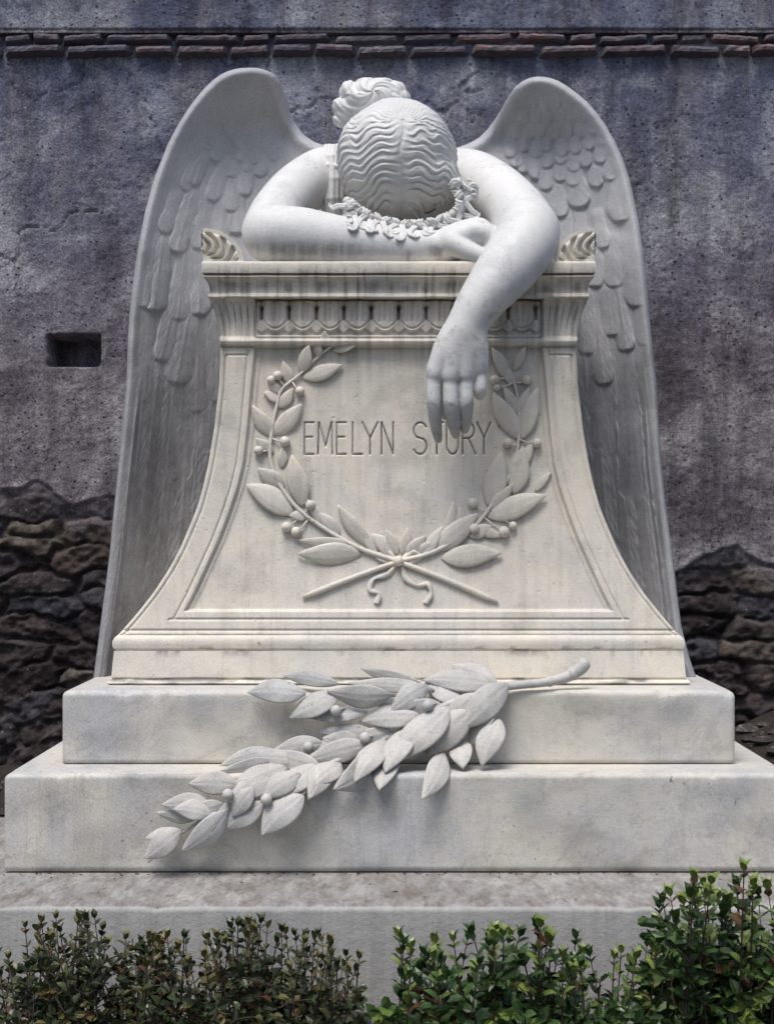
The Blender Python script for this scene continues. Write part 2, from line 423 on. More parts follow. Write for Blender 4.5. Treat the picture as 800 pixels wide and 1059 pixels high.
# ================================================================== WALL
WY = 5.0
wall = empty('boundary_wall', (0, WY+.2, .3))
tag(wall, 'old weathered boundary wall, purplish grey render above bare dark rubble, behind the monument', 'wall')
zs = np.arange(.30, 3.36, .0075); xs = np.arange(-3.0, 3.0, .0075)
X, Z = np.meshgrid(xs, zs)
pxx = CX+X*F/WY; pyy = CY-(Z-EYE)*F/WY
edge = np.interp(pxx, [-400, 0, 40, 75, 110, 300, 500, 680, 740, 760, 800, 1200], [540, 512, 508, 525, 520, 560, 590, 592, 585, 572, 578, 560])
edge = edge+14*fbm(X*5, 0*X+3, Z*2, 4)*1.3
stone = sstep(-1.5, 2.5, pyy-edge)
# rubble: coursed cells
def cells(X, Z, cw, chh, seed):
    r = np.random.default_rng(seed)
    Zw = Z+.035*fbm(X*2.5, 0*X+seed, Z*2, 3); Xw = X+.03*fbm(X*6, 0*X+seed+5, Z*6, 3)
    row = np.floor(Zw/chh).astype(int); best = np.full(X.shape, 9.); sec = np.full(X.shape, 9.); cid = np.zeros(X.shape)
    J = r.random((200, 400, 4))
    for dr in (-1, 0, 1):
        rr = row+dr
        col = np.floor((Xw+6)/cw).astype(int)
        for dc in (-1, 0, 1):
            cc = col+dc; jj = J[rr % 200, cc % 400]
            cxx = (cc+.5+.75*(jj[..., 0]-.5))*cw-6; czz = (rr+.5+.6*(jj[..., 1]-.5))*chh
            d = np.sqrt(((Xw-cxx)/cw)**2*(.7+.6*jj[..., 3])+((Zw-czz)/chh)**2*(.8+.5*jj[..., 2]))
            m = d < best; sec = np.where(m, best, np.minimum(sec, d)); cid = np.where(m, jj[..., 2], cid); best = np.where(m, d, best)
    return best, sec, cid
b1, s1, c1 = cells(X+.05*fbm(X*9, 0*X+1, Z*9, 3), Z+.045*fbm(X*7, 0*X+7, Z*7, 3), .25, .095, 3)
gap = s1-b1
rubh = (.05*sstep(.0, .22, gap)-.05)*sstep(-.35, .05, fbm(X*3+9, 0*X, Z*3, 3)+.1)+.035*(c1-.5)+.030*fbm(X*9, 0*X, Z*14, 6)+.020*fbm(X*38, 0*X+2, Z*45, 3)-.03*sstep(.15, .35, fbm(X*5, 0*X+20, Z*11, 4))
plh = .010*fbm(X*3, 0*X+8, Z*3, 4)+.004*fbm(X*25, 0*X+1, Z*25, 4)
# cracks in the render
cr = np.abs(fbm(X*1.7+4, 0*X+2, Z*1.7, 5)); plh = plh-.008*(cr < .006)*(fbm(X*1.2, 0*X+9, Z*1.2, 2) > .05)
pit = fbm(X*42, 0*X+6, Z*42, 2); plh = plh-.004*sstep(.55, .7, pit)+.0022*fbm(X*60, 0*X+6, Z*60, 2)
stone_s = sstep(-2, 26, pyy-edge)
H = plh*(1-stone)+(rubh*(.25+.40*stone_s)+.010*fbm(X*30, 0*X+9, Z*34, 4)-.004-.012*stone_s)*stone
H = H+.003*np.exp(-((pyy-edge)/5)**2)*(1-stone)-.012*np.exp(-((pyy-edge-2)/1.8)**2)*sstep(-.2, .2, fbm(X*6, 0*X+5, 0*Z, 2))
hole = sstep(49, 52, pxx+1.5*fbm(X*30, 0*X, Z*30, 2))*(1-sstep(101, 104, pxx))*sstep(346, 348.5, pyy+1.5*fbm(X*40, 0*X, Z*40, 2))*(1-sstep(376, 379, pyy))
H = H-.16*hole
top_d = sstep(1, 0, np.clip((pyy-60)/30, 0, 1)); H = H
V = np.stack([X, WY-H, Z], -1).reshape(-1, 3)
o = meshobj('rendered_face', V, gridfaces(*X.shape), M['wall'], wall)
tag(o, 'purplish grey render with cracks and pits, broken away low down over dark rubble')
stone_c = np.clip(stone*sstep(-10, 55, pyy-edge+45*fbm(X*7, 0*X+12, Z*7, 4))+.15*stone, 0, 1)
for nm, arr in (('stone', stone_c), ('cell', c1), ('blue', sstep(420, 60, pyy+40*fbm(X*1.5, 0*X, Z*1.5, 3)))):
    a = o.data.attributes.new(nm, 'FLOAT', 'POINT'); a.data.foreach_set('value', arr.ravel().astype(np.float32))
# wall core behind the face
def box(lo, hi, bev=.0):
    x0, y0, z0 = lo; x1, y1, z1 = hi
    v = [(x0, y0, z0), (x1, y0, z0), (x1, y1, z0), (x0, y1, z0), (x0, y0, z1), (x1, y0, z1), (x1, y1, z1), (x0, y1, z1)]
    f = [(0, 3, 2, 1), (4, 5, 6, 7), (0, 1, 5, 4), (1, 2, 6, 5), (2, 3, 7, 6), (3, 0, 4, 7)]
    return v, f
mb = MB(); mb.add(*box((-3, WY+.19, .2), (3, WY+.5, 3.6))); o = mb.build('core', M['wall'], wall, smooth=False)
# two string courses of thin bricks
for row, (ya, yb, off, pro) in enumerate(((36.5, 46, .05, .035), (48.5, 59.5, .0, .045))):
    mb = MB(); x = -3.0+off; cellv = []
    zt = EYE+(CY-ya)*WY/F; zb = EYE+(CY-yb)*WY/F
    while x < 3.0:
        L = rng.choice([.11, .16, .2, .23, .26]); r = rng.random()
        if rng.random() < .985:
            n = 14; m_ = 5; s_ = np.linspace(0, 1, n); q = np.linspace(0, 1, m_)
            pr_ = pro+rng.uniform(-.012, .008); dz = rng.uniform(-.004, .003); tz = rng.uniform(-.012, .012)
            S, Q = np.meshgrid(s_, q)
            xx = x+.002+S*(L-.006); zz = zb+dz+Q*(zt-zb)+tz*(S-.5)
            nn = fbm(xx*40, 0*xx+row, zz*60, 3)
            e = np.minimum(np.minimum(S, 1-S)*L*60, np.minimum(Q, 1-Q)*2.4); e = np.clip(e, 0, 1)
            yy = WY-pr_*np.where((S == 0) | (S == 1) | (Q == 0) | (Q == 1), .05, 1)+.006*nn*e+.006*(1-e)
            xx = xx+.003*nn; zz = zz+.003*fbm(xx*60, 0*xx+3, zz*30, 2)
            # collapse border ring onto wall so brick is a solid block
            v = np.stack([xx, yy, zz], -1); b0 = v.copy()
            vv = np.concatenate([v.reshape(-1, 3)]); mb.add(vv, [tuple(k) for k in gridfaces(m_, n)]); cellv += [r]*len(vv)
        x += L
    o = mb.build('brick_course', M['brick'], wall, smooth=False)
    a = o.data.attributes.new('cell', 'FLOAT', 'POINT'); a.data.foreach_set('value', np.array(cellv, np.float32))
# upper render band and coping above bricks
zs = np.arange(3.355, 3.58, .008); xs = np.arange(-3, 3, .012); X, Z = np.meshgrid(xs, zs)
H = .035+.008*fbm(X*3, 0*X+2, Z*5, 4)+.004*fbm(X*30, 0*X, Z*30, 3)-.02*sstep(3.362, 3.355, Z)
o = meshobj('coping_band', np.stack([X, WY-H, Z], -1).reshape(-1, 3), gridfaces(*X.shape), M['wall'], wall)
for nm, val in (('stone', 0), ('cell', 0), ('blue', 1)):
    a = o.data.attributes.new(nm, 'FLOAT', 'POINT'); a.data.foreach_set('value', np.full(X.size, val, np.float32))
mb = MB(); mb.add(*box((-3, WY-.08, 3.582), (3, WY+.55, 3.64))); mb.add(*box((-3, WY-.03, 3.35), (3, WY+.19, 3.582)))
o = mb.build('coping', M['wall'], wall, smooth=False)

# ================================================================== STEPS AND SLAB
def rounded_block(name, hx, y0, y1, z0, z1, r, mat, wob=.0, nx=60):
    """solid block, rounded upper edges, slightly uneven"""
    prof = [(0, z0)] ; 
    prof += [(0, z0+(z1-z0-r)*t) for t in np.linspace(.06, 1, 12)]
    prof += [(r*(1-math.cos(a)), z1-r+r*math.sin(a)) for a in np.linspace(.25, math.pi/2, 6)]
    prof += [(r+.02, z1), (r+.08, z1)]
    rings = []
    for o_, z in prof:
        x0, x1, ya, yb = -hx+o_, hx-o_, y0+o_, y1-o_
        t = np.linspace(0, 1, nx, endpoint=False); s = np.linspace(0, 1, nx//2, endpoint=False)
        ring = np.concatenate([np.stack([x0+(x1-x0)*t, ya+0*t], -1), np.stack([x1+0*s, ya+(yb-ya)*s], -1),
                               np.stack([x1-(x1-x0)*t, yb+0*t], -1), np.stack([x0+0*s, yb-(yb-ya)*s], -1)])
        rings.append(np.concatenate([ring, np.full((len(ring), 1), z)], 1))
    n = len(rings[0]); V = np.concatenate(rings)
    nz = vnoise(V[:, 0]*9+hx*7, V[:, 1]*9, V[:, 2]*9)+.5*vnoise(V[:, 0]*31, V[:, 1]*31, V[:, 2]*31)
    on = np.repeat(np.array([1 if (abs(p[1]-z1) < r*1.01) else .3 for p in prof]), n)
    V[:, 2] -= np.where(V[:, 2] > z0+.01, wob*np.abs(nz)*on*(V[:, 1] < y0+.05), 0); V[:, 1] += wob*nz*(V[:, 1] < y0+r)*.8
    chip = sstep(.45, .75, vnoise(V[:, 0]*33+hx*11, V[:, 1]*33, V[:, 2]*20))*(np.abs(V[:, 2]-(z1-r*.3)) < r*.9)*(V[:, 1] < y0+r*1.2)*.0045
    V[:, 2] -= chip; V[:, 1] += chip*.8
    f = [tuple(q) for q in gridfaces(len(rings), n, wrap=True)]
    f.append(tuple(range((len(rings)-1)*n, len(rings)*n))); f.append(tuple(range(n-1, -1, -1)))
    org = (0, (y0+y1)/2, z0)
    return meshobj(name, V, f, mat, None, True, org)
ZT2 = EYE-159*3.0/F; ZB2 = EYE-234*3.0/F; ZB1 = EYE-346*2.88/F
o = rounded_block('base_slab', 1.45, 2.62, 3.46, -.05, ZB1-.004, .012, M['slab'], .0012, 120)
tag(o, 'long weathered bottom slab with stained top behind the shrubs, lowest stone of the monument', 'slab')
mb = MB(); mb.add(*box((-.845, 3.463, -.05), (.845, 4.28, ZB1-.004))); mb.build('foundation', M['slab'], o, smooth=False, origin=(0, 3.8, 0))
o = rounded_block('lower_step', .859, 2.88, 4.30, ZB1, ZB2-.003, .012, M['step'], .0010, 160)
patina_shade(o, lambda x, y, c: .34*sstep(-.1, .5, fbm(x*.02, y*.03, 0*x, 4))*(y > 800)+.25*sstep(870, 900, y)*sstep(-.3, .4, fbm(x*.03, y*.1, 0*x, 3)))
tag(o, 'wide lower marble step with small dark chips, standing on the long bottom slab', 'step')
o = rounded_block('upper_step', .763, 3.0, 4.22, ZB2, ZT2, .014, M['step'], .0012, 160)
patina_shade(o, lambda x, y, c: .30*sstep(-.05, .5, fbm(x*.02, y*.03, 0*x+5, 4))*(y > 717)+.2*sstep(770, 790, y)*sstep(-.3, .4, fbm(x*.03, y*.1, 0*x, 3)))
tag(o, 'narrower upper marble step directly under the carved pedestal', 'step')

mb = MB()
for i in range(130):
    x = rng.uniform(-1.2, 1.2); y = 2.876-abs(rng.normal(0, .012)) if i % 8 else rng.uniform(2.64, 2.87); r_ = rng.uniform(.001, .003)
    ball(mb, (x, y, ZB1-.003+r_*.3), r_, 2, (rng.uniform(1, 2.6), rng.uniform(.7, 1.2), .5))
o = mb.build('litter', M['bark'], smooth=False); tag(o, 'dark crumbs and leaf litter lying on the ledge of the bottom slab', 'litter', kind='stuff')
# ================================================================== PEDESTAL
ped = empty('pedestal', (0, 3.4, ZT2))
tag(ped, 'flared white marble pedestal carved with a laurel wreath and lettering, angel leaning on its top', 'pedestal')
YB = 3.60
def W_(y): return np.interp(y, [300, 308, 320, 335, 350, 357, 400, 444, 480, 502, 525, 546, 568, 590, 613, 635, 650, 662], [198, 196, 191, 187, 185, 184, 186, 191, 197, 202, 208.5, 217, 226.5, 238.5, 253.5, 271, 284, 295])
_ys = np.linspace(300, 662, 724); _w = W_(_ys); _k = np.hanning(41); _k /= _k.sum()
_wsm = np.convolve(np.pad(_w, 20, 'edge'), _k, 'valid'); _wsm = np.where(_ys > 645, np.interp(_ys, [645, 662], [np.interp(645, _ys, _wsm), 295]), _wsm)
def W(y): return np.interp(y, _ys, _wsm)
def WI(y): return np.interp(y, [300, 357, 400, 440, 478, 505, 533, 560, 585, 610, 632, 660], [147, 148, 152, 155.5, 160, 166.5, 176, 186.5, 198, 209.5, 221, 236])
def DF(y): 
    y = np.asarray(y, float); return 3.215-.075*(np.clip(y-380, 0, None)/280)**2
YBOT = 656; YTOP = 307
rows = np.linspace(YTOP, YBOT, 420); us = np.linspace(-1, 1, 560)
U, R = np.meshgrid(us, rows); D = DF(R); XX = U*W(R); A = np.abs(XX)
def gr(dist, w, depth): return -depth*np.exp(-(dist/w)**2)
rel = np.zeros_like(R)
wi = WI(R); wo = W(R)
inner = (1-sstep(-1.2, 1.2, A-wi))*sstep(358, 360, R)*(1-sstep(630.5, 632.5, R))
rel -= .014*inner
body = sstep(359, 361, R)
below = sstep(632, 634, R)
rel += gr(A-(wi+7), 1.1, .004)*body*(1-sstep(639, 640, R))
rel += gr(R-640.5, 1.1, .004)*(A < wi+12)
rel += gr(A-(wo-6), 1.1, .0045)*sstep(366, 367, R)
rel += gr(R-367, .9, .004)*((A > wi+7) & (A < wo-6))
rel += gr(R-652, 1.2, .004)
rel += -.004*inner*sstep(-9, -4, A-wi)*0
# beads inside the sunk panel edge
rel += .004*np.exp(-((A-(wi-4))/2.0)**2)*inner*sstep(362, 368, R)
# necking band
band = sstep(349, 350.5, R)*(1-sstep(357, 358.5, R)); rel += .009*band+.003*np.exp(-((R-353.5)/2)**2)
rel += gr(R-358.8, .9, .006)+gr(R-349.3, 1.0, .012)*(A < 147)+gr(R-309.3, 1.1, .014)*(A < 147)
# frieze of rounded tongues between capitals
fz = (1-sstep(145, 148, A))*(1-sstep(347, 349, R))
pitch = 28.4; ph = (XX/pitch)-np.floor(XX/pitch)-.5; tx = ph*pitch   # distance from tongue centre
ty = (R-311)
at_ = np.abs(tx); hp_ = pitch/2
ye = 342.5-12.5*(at_/hp_)**2.1
inU = sstep(1.0, -.6, R-ye)
tongue = .011*inU*np.clip(1-(at_/hp_)**3, 0, 1)**.6
tongue += -.0045*np.exp(-((R-(ye-3.2))/.8)**2)*(at_ < 12)-.0035*np.exp(-(tx/1.0)**2)*(R < 332)-.003*np.exp(-((at_-5.5)/.9)**2)*(R < 333)*sstep(312, 316, R)
yd = 344-.75*(hp_-at_)
dart = .007*sstep(1, -.5, R-yd)*(1-inU)*(at_ > 6)
slit = -.020*np.exp(-((hp_-at_)/1.3)**2)*sstep(315, 317, R)*(1-sstep(327, 331, R))-.018*np.exp(-(((hp_-at_)/2.2)**2+((R-317.5)/2.4)**2))
rel += fz*(-.012+tongue+dart+slit+.006*sstep(345.5, 346.5, R))
rel += -.012*np.exp(-((A-147.5)/1.2)**2)*(R < 349)
# capitals: flutes that fan out
cap_ = (A > 148.5)*(1-sstep(347.5, 349, R))
q = (A-149)/(wo-149); fl = q*6; fr = fl-np.floor(fl)-.5
sc = 3.2*np.sqrt(np.clip(1-(fr*2)**2, 0, 1))
arcy = 316-4.2*np.sqrt(np.clip(1-(fr*2)**2, 0, 1))
rel += cap_*(.020*((348-np.clip(R, 300, 348))/40)**2-.006*sstep(-.6, .8, R-arcy)*(1-.35*sstep(320, 346, R))-.007*np.exp(-((np.abs(fr)-.5)/.07)**2)*sstep(315, 318, R)*(1-.5*sstep(330, 347, R)))
rel += cap_*.004*(1-sstep(309.5, 311, R))
# cut lettering
strokes = []
def S(*p): strokes.append(np.array(p, float))
T0, T1 = 436.5, 469.5
def E(x0, x1):
    S((x0, T0), (x0, T1)); S((x0, T0), (x1, T0)); S((x0, 451.5), (x1-1.5, 451.5)); S((x0, T1), (x1, T1))
def arc(cx, cy, rx, ry, a0, a1, n=10): return [(cx+rx*math.cos(a), cy+ry*math.sin(a)) for a in np.radians(np.linspace(a0, a1, n))]
E(314.5, 324); S((328.5, T1), (329.5, T0), (336.5, 461), (342.5, T0), (343.5, T1)); E(348, 357.5)
S((364.5, T0), (364.5, T1), (374.5, T1)); S((374.5, T0), (382.5, 452.5), (382.5, T1)); S((382.5, 452.5), (390.5, T0))
S((394.5, T1), (394.5, T0), (406.5, T1), (406.5, T0))
S(*arc(434.5, 444.7, 6.6, 8.2, -25, -270), *arc(434.3, 461.2, 7, 8.4, -90, 155)); S((445, T0), (458.5, T0)); S((451.7, T0), (451.7, T1))
S((462, T0), *arc(468, 459.5, 6, 10, 180, 0), (474, T0)); S((478.5, T1), (478.5, T0), *arc(483.5, 444.7, 7, 8.2, -90, 90), (478.5, 453)); S((484.5, 453), (492, T1))
S((493.5, T0), (500.5, 452.5), (500.5, T1)); S((500.5, 452.5), (507.5, T0))
PXg = XX+CX
sub = (PXg > 305) & (PXg < 515) & (R > 430) & (R < 476)
dm = np.full(R.shape, 99.)
for s_ in strokes:
    for a_, b_ in zip(s_[:-1], s_[1:]):
        ba = b_-a_; t = np.clip(((PXg-a_[0])*ba[0]+(R-a_[1])*ba[1])/(ba@ba), 0, 1)
        dm = np.where(sub, np.minimum(dm, np.hypot(PXg-a_[0]-t*ba[0], R-a_[1]-t*ba[1])), dm)
rel -= .006*np.clip(1-dm/1.3, 0, 1)
# uneven surface, chips
rel += .0008*fbm(XX*.05, R*.05, 0*R, 3)-.0016*sstep(.66, .8, fbm(XX*.35, R*.35, 0*R+4, 2))
ed = 1-np.abs(U); rel -= .006*np.clip(1-ed*wo/2.5, 0, 1)**2
Xm = XX*D/F; Zm = EYE+(CY-R)*D/F; Ym = D-rel
nr, nc = R.shape
front = np.stack([Xm, Ym, Zm], -1).reshape(-1, 3)
MBf = [front]; fa = [gridfaces(nr, nc, flip=True)]; off = len(front)
# sides and back, same flare
for sgn in (-1, 1):
    col = 0 if sgn < 0 else nc-1
    dep = np.linspace(0, 1, 40)
    Yf = Ym[:, col][:, None]; Ys = Yf*(1-dep)+(YB+(3.215-D[:, col])[:, None])*dep
    Xs = np.repeat(Xm[:, col][:, None], 40, 1); Zs = np.repeat(Zm[:, col][:, None], 40, 1)
    rs = np.repeat(R[:, :1], 40, 1); dd = np.minimum(dep, 1-dep)[None, :]*.4
    Xs = Xs-sgn*(.010*sstep(.045, .05, dd)*sstep(360, 363, rs)*(1-sstep(628, 631, rs)))
    MBf.append(np.stack([Xs, Ys, Zs], -1).reshape(-1, 3)); fa.append(gridfaces(nr, 40, off, flip=(sgn > 0))); off += nr*40
bk = np.stack([np.stack([Xm[:, 0], YB+(3.215-D[:, 0]), Zm[:, 0]], -1), np.stack([Xm[:, -1], YB+(3.215-D[:, 0]), Zm[:, 0]], -1)], 1).reshape(-1, 3)
MBf.append(bk); fa.append(gridfaces(nr, 2, off))
o = meshobj('die', np.concatenate(MBf), np.concatenate(fa), M['die'], ped)
patina_shade(o, lambda x, y, c: np.clip(.50*sstep(-.3, .5, streaks(x, y, .22)+.3*fbm(x*.07, y*.03, 0*x+6, 3))*(1-sstep(335, 430, y))+.16*sstep(.05, .5, streaks(x, y, .10, 5)), 0, .8)*sstep(305, 310, y)*.8+.20*sstep(.1, .5, fbm(x*.03, y*.03, 0*x+2, 4)))
tag(o, 'flared front with sunk panel, corner pilasters and a frieze of rounded tongues')

def ringloft(name, prof, mat, parent, nx=360, closed=True, wob=.0006):
    """prof: (half width px, y px, depth of the front)"""
    rings = []
    for hp, y, d in prof:
        hx = hp*d/F; z = EYE+(CY-y)*d/F; yb = YB+(3.215-d)
        t = np.linspace(0, 1, nx, endpoint=False); s = np.linspace(0, 1, 20, endpoint=False)
        ring = np.concatenate([np.stack([-hx+2*hx*t, d+0*t], -1), np.stack([hx+0*s, d+(yb-d)*s], -1), np.stack([hx-2*hx*t, yb+0*t], -1), np.stack([-hx+0*s, yb-(yb-d)*s], -1)])
        rings.append(np.concatenate([ring, np.full((len(ring), 1), z)], 1))
    n = len(rings[0]); V = np.concatenate(rings)
    V[:, 1] -= wob*vnoise(V[:, 0]*30, V[:, 1]*30, V[:, 2]*30); V[:, 2] += wob*vnoise(V[:, 0]*25, V[:, 1]*25, V[:, 2]*25+9)
    f = [tuple(q) for q in gridfaces(len(rings), n, wrap=True, flip=True)]
    f.append(tuple(range(n))); f.append(tuple(range(len(rings)*n-1, (len(rings)-1)*n-1, -1)))
    o = meshobj(name, V, f, mat, parent)
    try:
        me = o.data; me.set_sharp_from_angle(angle=math.radians(32))
    except Exception: pass
    return o
cprof = [(202, 270.2, 3.176), (203.3, 271, 3.174), (203.6, 273, 3.173), (203.6, 281, 3.173), (203, 282.3, 3.174), (198, 282.6, 3.188), (198, 284.8, 3.188), (202, 285, 3.176)]
cprof += [(202-7*math.sin(t), 286+10*(1-math.cos(t))*1.1+6*t/1.57, 3.176+.018*math.sin(t)) for t in np.linspace(0, 1.57, 10)]
cprof += [(195.5, 303.5, 3.193), (196.5, 304, 3.19), (197, 306.5, 3.188), (196, 308.2, 3.19), (190, 308.4, 3.205)]
ZCAP = EYE+(CY-270.2)*3.176/F
o = ringloft('cornice', cprof, M['die'], ped)
patina_shade(o, lambda x, y, c: .15*sstep(.0, .4, fbm(x*.05, y*.2, 0*x, 3))+(.60*sstep(-.55, .65, streaks(x, y, .24, 2)+.55*fbm(x*.10, y*.12, 0*x+3, 3)))*sstep(288, 294, y)*(1-.6*sstep(301, 305, y))+.4*sstep(.1, .4, streaks(x, y, .3, 7))*sstep(272, 282, y))
bprof = [(284, 655.5, 3.16), (289, 656, 3.145), (292, 658, 3.137), (294, 660, 3.133), (295.6, 663, 3.130), (295.8, 667, 3.130), (294.6, 670.5, 3.131), (292.5, 671.6, 3.134), (292.5, 673, 3.135),
         (294, 673.4, 3.132), (294.8, 681, 3.129), (296.6, 698.5, 3.120), (296.9, 700.5, 3.120), (295.6, 701, 3.123), (295.8, 703.2, 3.123), (299, 703.0, 3.112), (300.5, 704.2, 3.107), (301.5, 706.2, 3.103), (301, 707.3, 3.105), (298.5, 707.5, 3.113), (298.5, 711, 3.113)]
ringloft('base_moulding', bprof, M['die'], ped, wob=.0008)
patina_shade(bpy.data.objects['base_moulding'], lambda x, y, c: .7*sstep(.15, .45, fbm(x*.06, y*.5, 0*x, 4))*(np.abs(y-672) < 2.4)+.75*sstep(-.05, .4, fbm(x*.05, y*.3, 0*x+4, 4))*(y > 701)+.12*sstep(.1, .5, fbm(x*.03, y*.05, 0*x+2, 4)))
# inscription: old lead traces lying in the cuts
for word, lab in ((strokes[:13], 'thin cut capital letters reading EMELYN'), (strokes[13:], 'thin cut capital letters reading STORY, partly behind the hanging fingers')):
    mb = MB()
    for s_ in word:
        pts = []
        for a_, b_ in zip(s_[:-1], s_[1:]):
            for t in np.linspace(0, 1, 5)[:-1]: pts.append(a_+(b_-a_)*t)
        pts.append(s_[-1])
        tube(mb, [P(p[0], p[1], float(DF(p[1]))+.0168) for p in pts], .0012, 5)
    o = mb.build('inscription', M['lead'], ped); tag(o, lab)
# corner acroteria
for sgn in (-1, 1):
    n = 60; mb = MB(); d0 = 3.183; x_out = 202
    rr = np.linspace(0, 1, n); th = np.linspace(0, math.pi/2, n)
    RR, TH = np.meshgrid(rr, th)      # TH=0 along the cornice, pi/2 straight up
    lx = RR*np.cos(TH)*42; lz = RR*np.sin(TH)*35*(1+.0*TH)
    rad = RR; fan = TH/(math.pi/2)
    bendf = fan*90+20*np.sin((rad-.15)*6.0)
    lobes = np.abs((((bendf+4)/27.0) % 1)-.5)*2
    h = .009*(sstep(.28, .58, lobes)-1)*sstep(.20, .30, rad)*(1-sstep(.82, .90, rad))*sstep(.02, .07, fan)*(1-sstep(.93, .98, fan))
    h += .005*np.exp(-((lobes-.8)/.2)**2)*sstep(.2, .35, rad)*(1-sstep(.8, .9, rad))
    thick = .0
    pxg = CX+sgn*(x_out-lx); pyg = 270-lz
    d = d0-h
    Vf = np.stack([(pxg-CX)*d0/F, d, EYE+(CY-pyg)*d0/F-.002], -1)
    # side face turned round the corner: same shape looking along x
    Vs = np.stack([0*pxg+sgn*x_out*d0/F+sgn*h, d0+lx*d0/F, Vf[..., 2]], -1)
    mb.add(Vf.reshape(-1, 3), [tuple(q) for q in gridfaces(n, n, flip=sgn < 0)])
    mb.add(Vs.reshape(-1, 3), [tuple(q) for q in gridfaces(n, n, flip=sgn > 0)])
    # rounded hollow back between both outer arcs
    a1 = Vf[:, -1]; a2 = Vs[:, -1]
    inn = np.stack([a1[:, 0]*1.0, a2[:, 1], a1[:, 2]], -1)
    m_ = 8; tt = np.linspace(0, 1, m_)
    cor_ = np.stack([np.full(n, sgn*x_out*d0/F-sgn*.012), np.full(n, d0+.012), a1[:, 2]], -1)
    G = []
    for t in tt: G.append((1-t)**2*a1+2*t*(1-t)*(cor_*.35+inn*.65)+t*t*a2)
    G = np.stack(G, 1); mb.add(G.reshape(-1, 3), [tuple(q) for q in gridfaces(n, m_, flip=sgn > 0)])
    o = mb.build('acroterion', M['die'], ped)

# ---- leaves in marble
def mleaf(base, tip, width, out=(0, -1, 0), arch=.25, fold=.18, roll=0., thick=.005, nt_=18, ns=11, curl=.0, wav=0., pt=1.0):
    base = np.asarray(base, float); tip = np.asarray(tip, float); out = np.asarray(out, float); out /= np.linalg.norm(out)
    ax = tip-base; L = np.linalg.norm(ax); a = ax/L; sd_ = np.cross(a, out); sd_ /= np.linalg.norm(sd_); o_ = np.cross(sd_, a)
    if o_@out < 0: o_ = -o_
    sd_, o_ = sd_*math.cos(roll)+o_*math.sin(roll), o_*math.cos(roll)-sd_*math.sin(roll)
    t = np.linspace(0, 1, nt_)[:, None]; s = np.linspace(-1, 1, ns)[None, :]
    wd = width/2*np.sin(np.pi*np.clip(t, 0, 1)**.90)**.80*(1-.20*t**3); wd = np.maximum(wd, width*.03*(1-t)+.0006)
    bend = arch*L*.5*np.sin(np.pi*t)-curl*L*t*t
    cross = fold*width*(1-np.abs(s)**1.6)*np.sin(np.pi*t)**.5 - .028*width*np.exp(-(s/.09)**2)*np.sin(np.pi*t)**.4
    veins = .0065*width*np.sin((t*9-np.abs(s)*1.8)*2*np.pi)*np.sin(np.pi*t)*np.minimum(np.abs(s)*3, 1)
    wv = wav*width*np.sin(t*9+2*s)*np.abs(s)
    hgt = bend+cross+veins+wv
    side = s*wd+.06*width*np.sin(np.pi*t*1.3+roll*7)
    Fv = base+t[..., None]*ax+side[..., None]*sd_+hgt[..., None]*o_
    Bv = Fv-(thick*(1-np.abs(s)**3*.8)*np.ones_like(t))[..., None]*o_
    v = np.concatenate([Fv.reshape(-1, 3), Bv.reshape(-1, 3)]); n = nt_*ns
    f = [tuple(q) for q in gridfaces(nt_, ns)]+[tuple(q) for q in gridfaces(nt_, ns, n, flip=True)]
    for i in range(nt_-1):
        f.append((i*ns, (i+1)*ns, n+(i+1)*ns, n+i*ns)); f.append((i*ns+ns-1, n+i*ns+ns-1, n+(i+1)*ns+ns-1, (i+1)*ns+ns-1))
    for j in range(ns-1):
        f.append((j+1, j, n+j, n+j+1)); k = (nt_-1)*ns; f.append((k+j, k+j+1, n+k+j+1, n+k+j))
    return v, f

# wreath, coordinates taken in the panel's own plane (units of the enlarged survey 1.818 x)
wreath_stem_paths = [[(572, 514), (480, 474), (385, 438), (310, 412), (240, 372), (190, 332), (158, 285), (144, 240), (148, 190), (158, 140), (168, 112), (200, 86), (240, 48), (275, 20)],
                     [(205, 505), (300, 468), (385, 438), (450, 420), (520, 378), (560, 332), (596, 270), (610, 215), (610, 150), (602, 100), (580, 52)]]
def wp(x, y, lift): 
    px, py = 200+x/1.818, 340+y/1.818
    ins = 1 if py > 360 else 0
    return P(px, py, float(DF(py))+.014*ins-lift)
wr_leaves = [(316, 426, 195, 420, 44), (306, 412, 197, 396, 28), (332, 412, 272, 330, 32), (275, 388, 232, 343, 26), (190, 346, 98, 294, 48), (170, 302, 122, 260, 34), (203, 336, 188, 236, 44), (168, 262, 166, 222, 20),
             (148, 205, 112, 143, 34), (150, 200, 205, 141, 36), (160, 150, 188, 112, 24), (205, 92, 281, 70, 32), (200, 84, 219, 30, 28), (262, 40, 311, 28, 20), (248, 38, 248, 4, 22), (163, 135, 132, 120, 20),
             (448, 418, 536, 348, 44), (465, 428, 579, 425, 46), (515, 388, 562, 372, 28), (550, 352, 664, 316, 46), (552, 335, 582, 232, 44), (598, 312, 622, 222, 44), (478, 400, 488, 325, 24), (612, 208, 648, 112, 40), (606, 208, 566, 118, 40),
             (640, 305, 672, 270, 16), (590, 92, 560, 36, 26), (600, 78, 625, 34, 18),
             (378, 426, 334, 386, 30), (384, 424, 362, 378, 22), (392, 424, 403, 374, 22), (402, 426, 436, 388, 28), (420, 420, 465, 400, 24)]
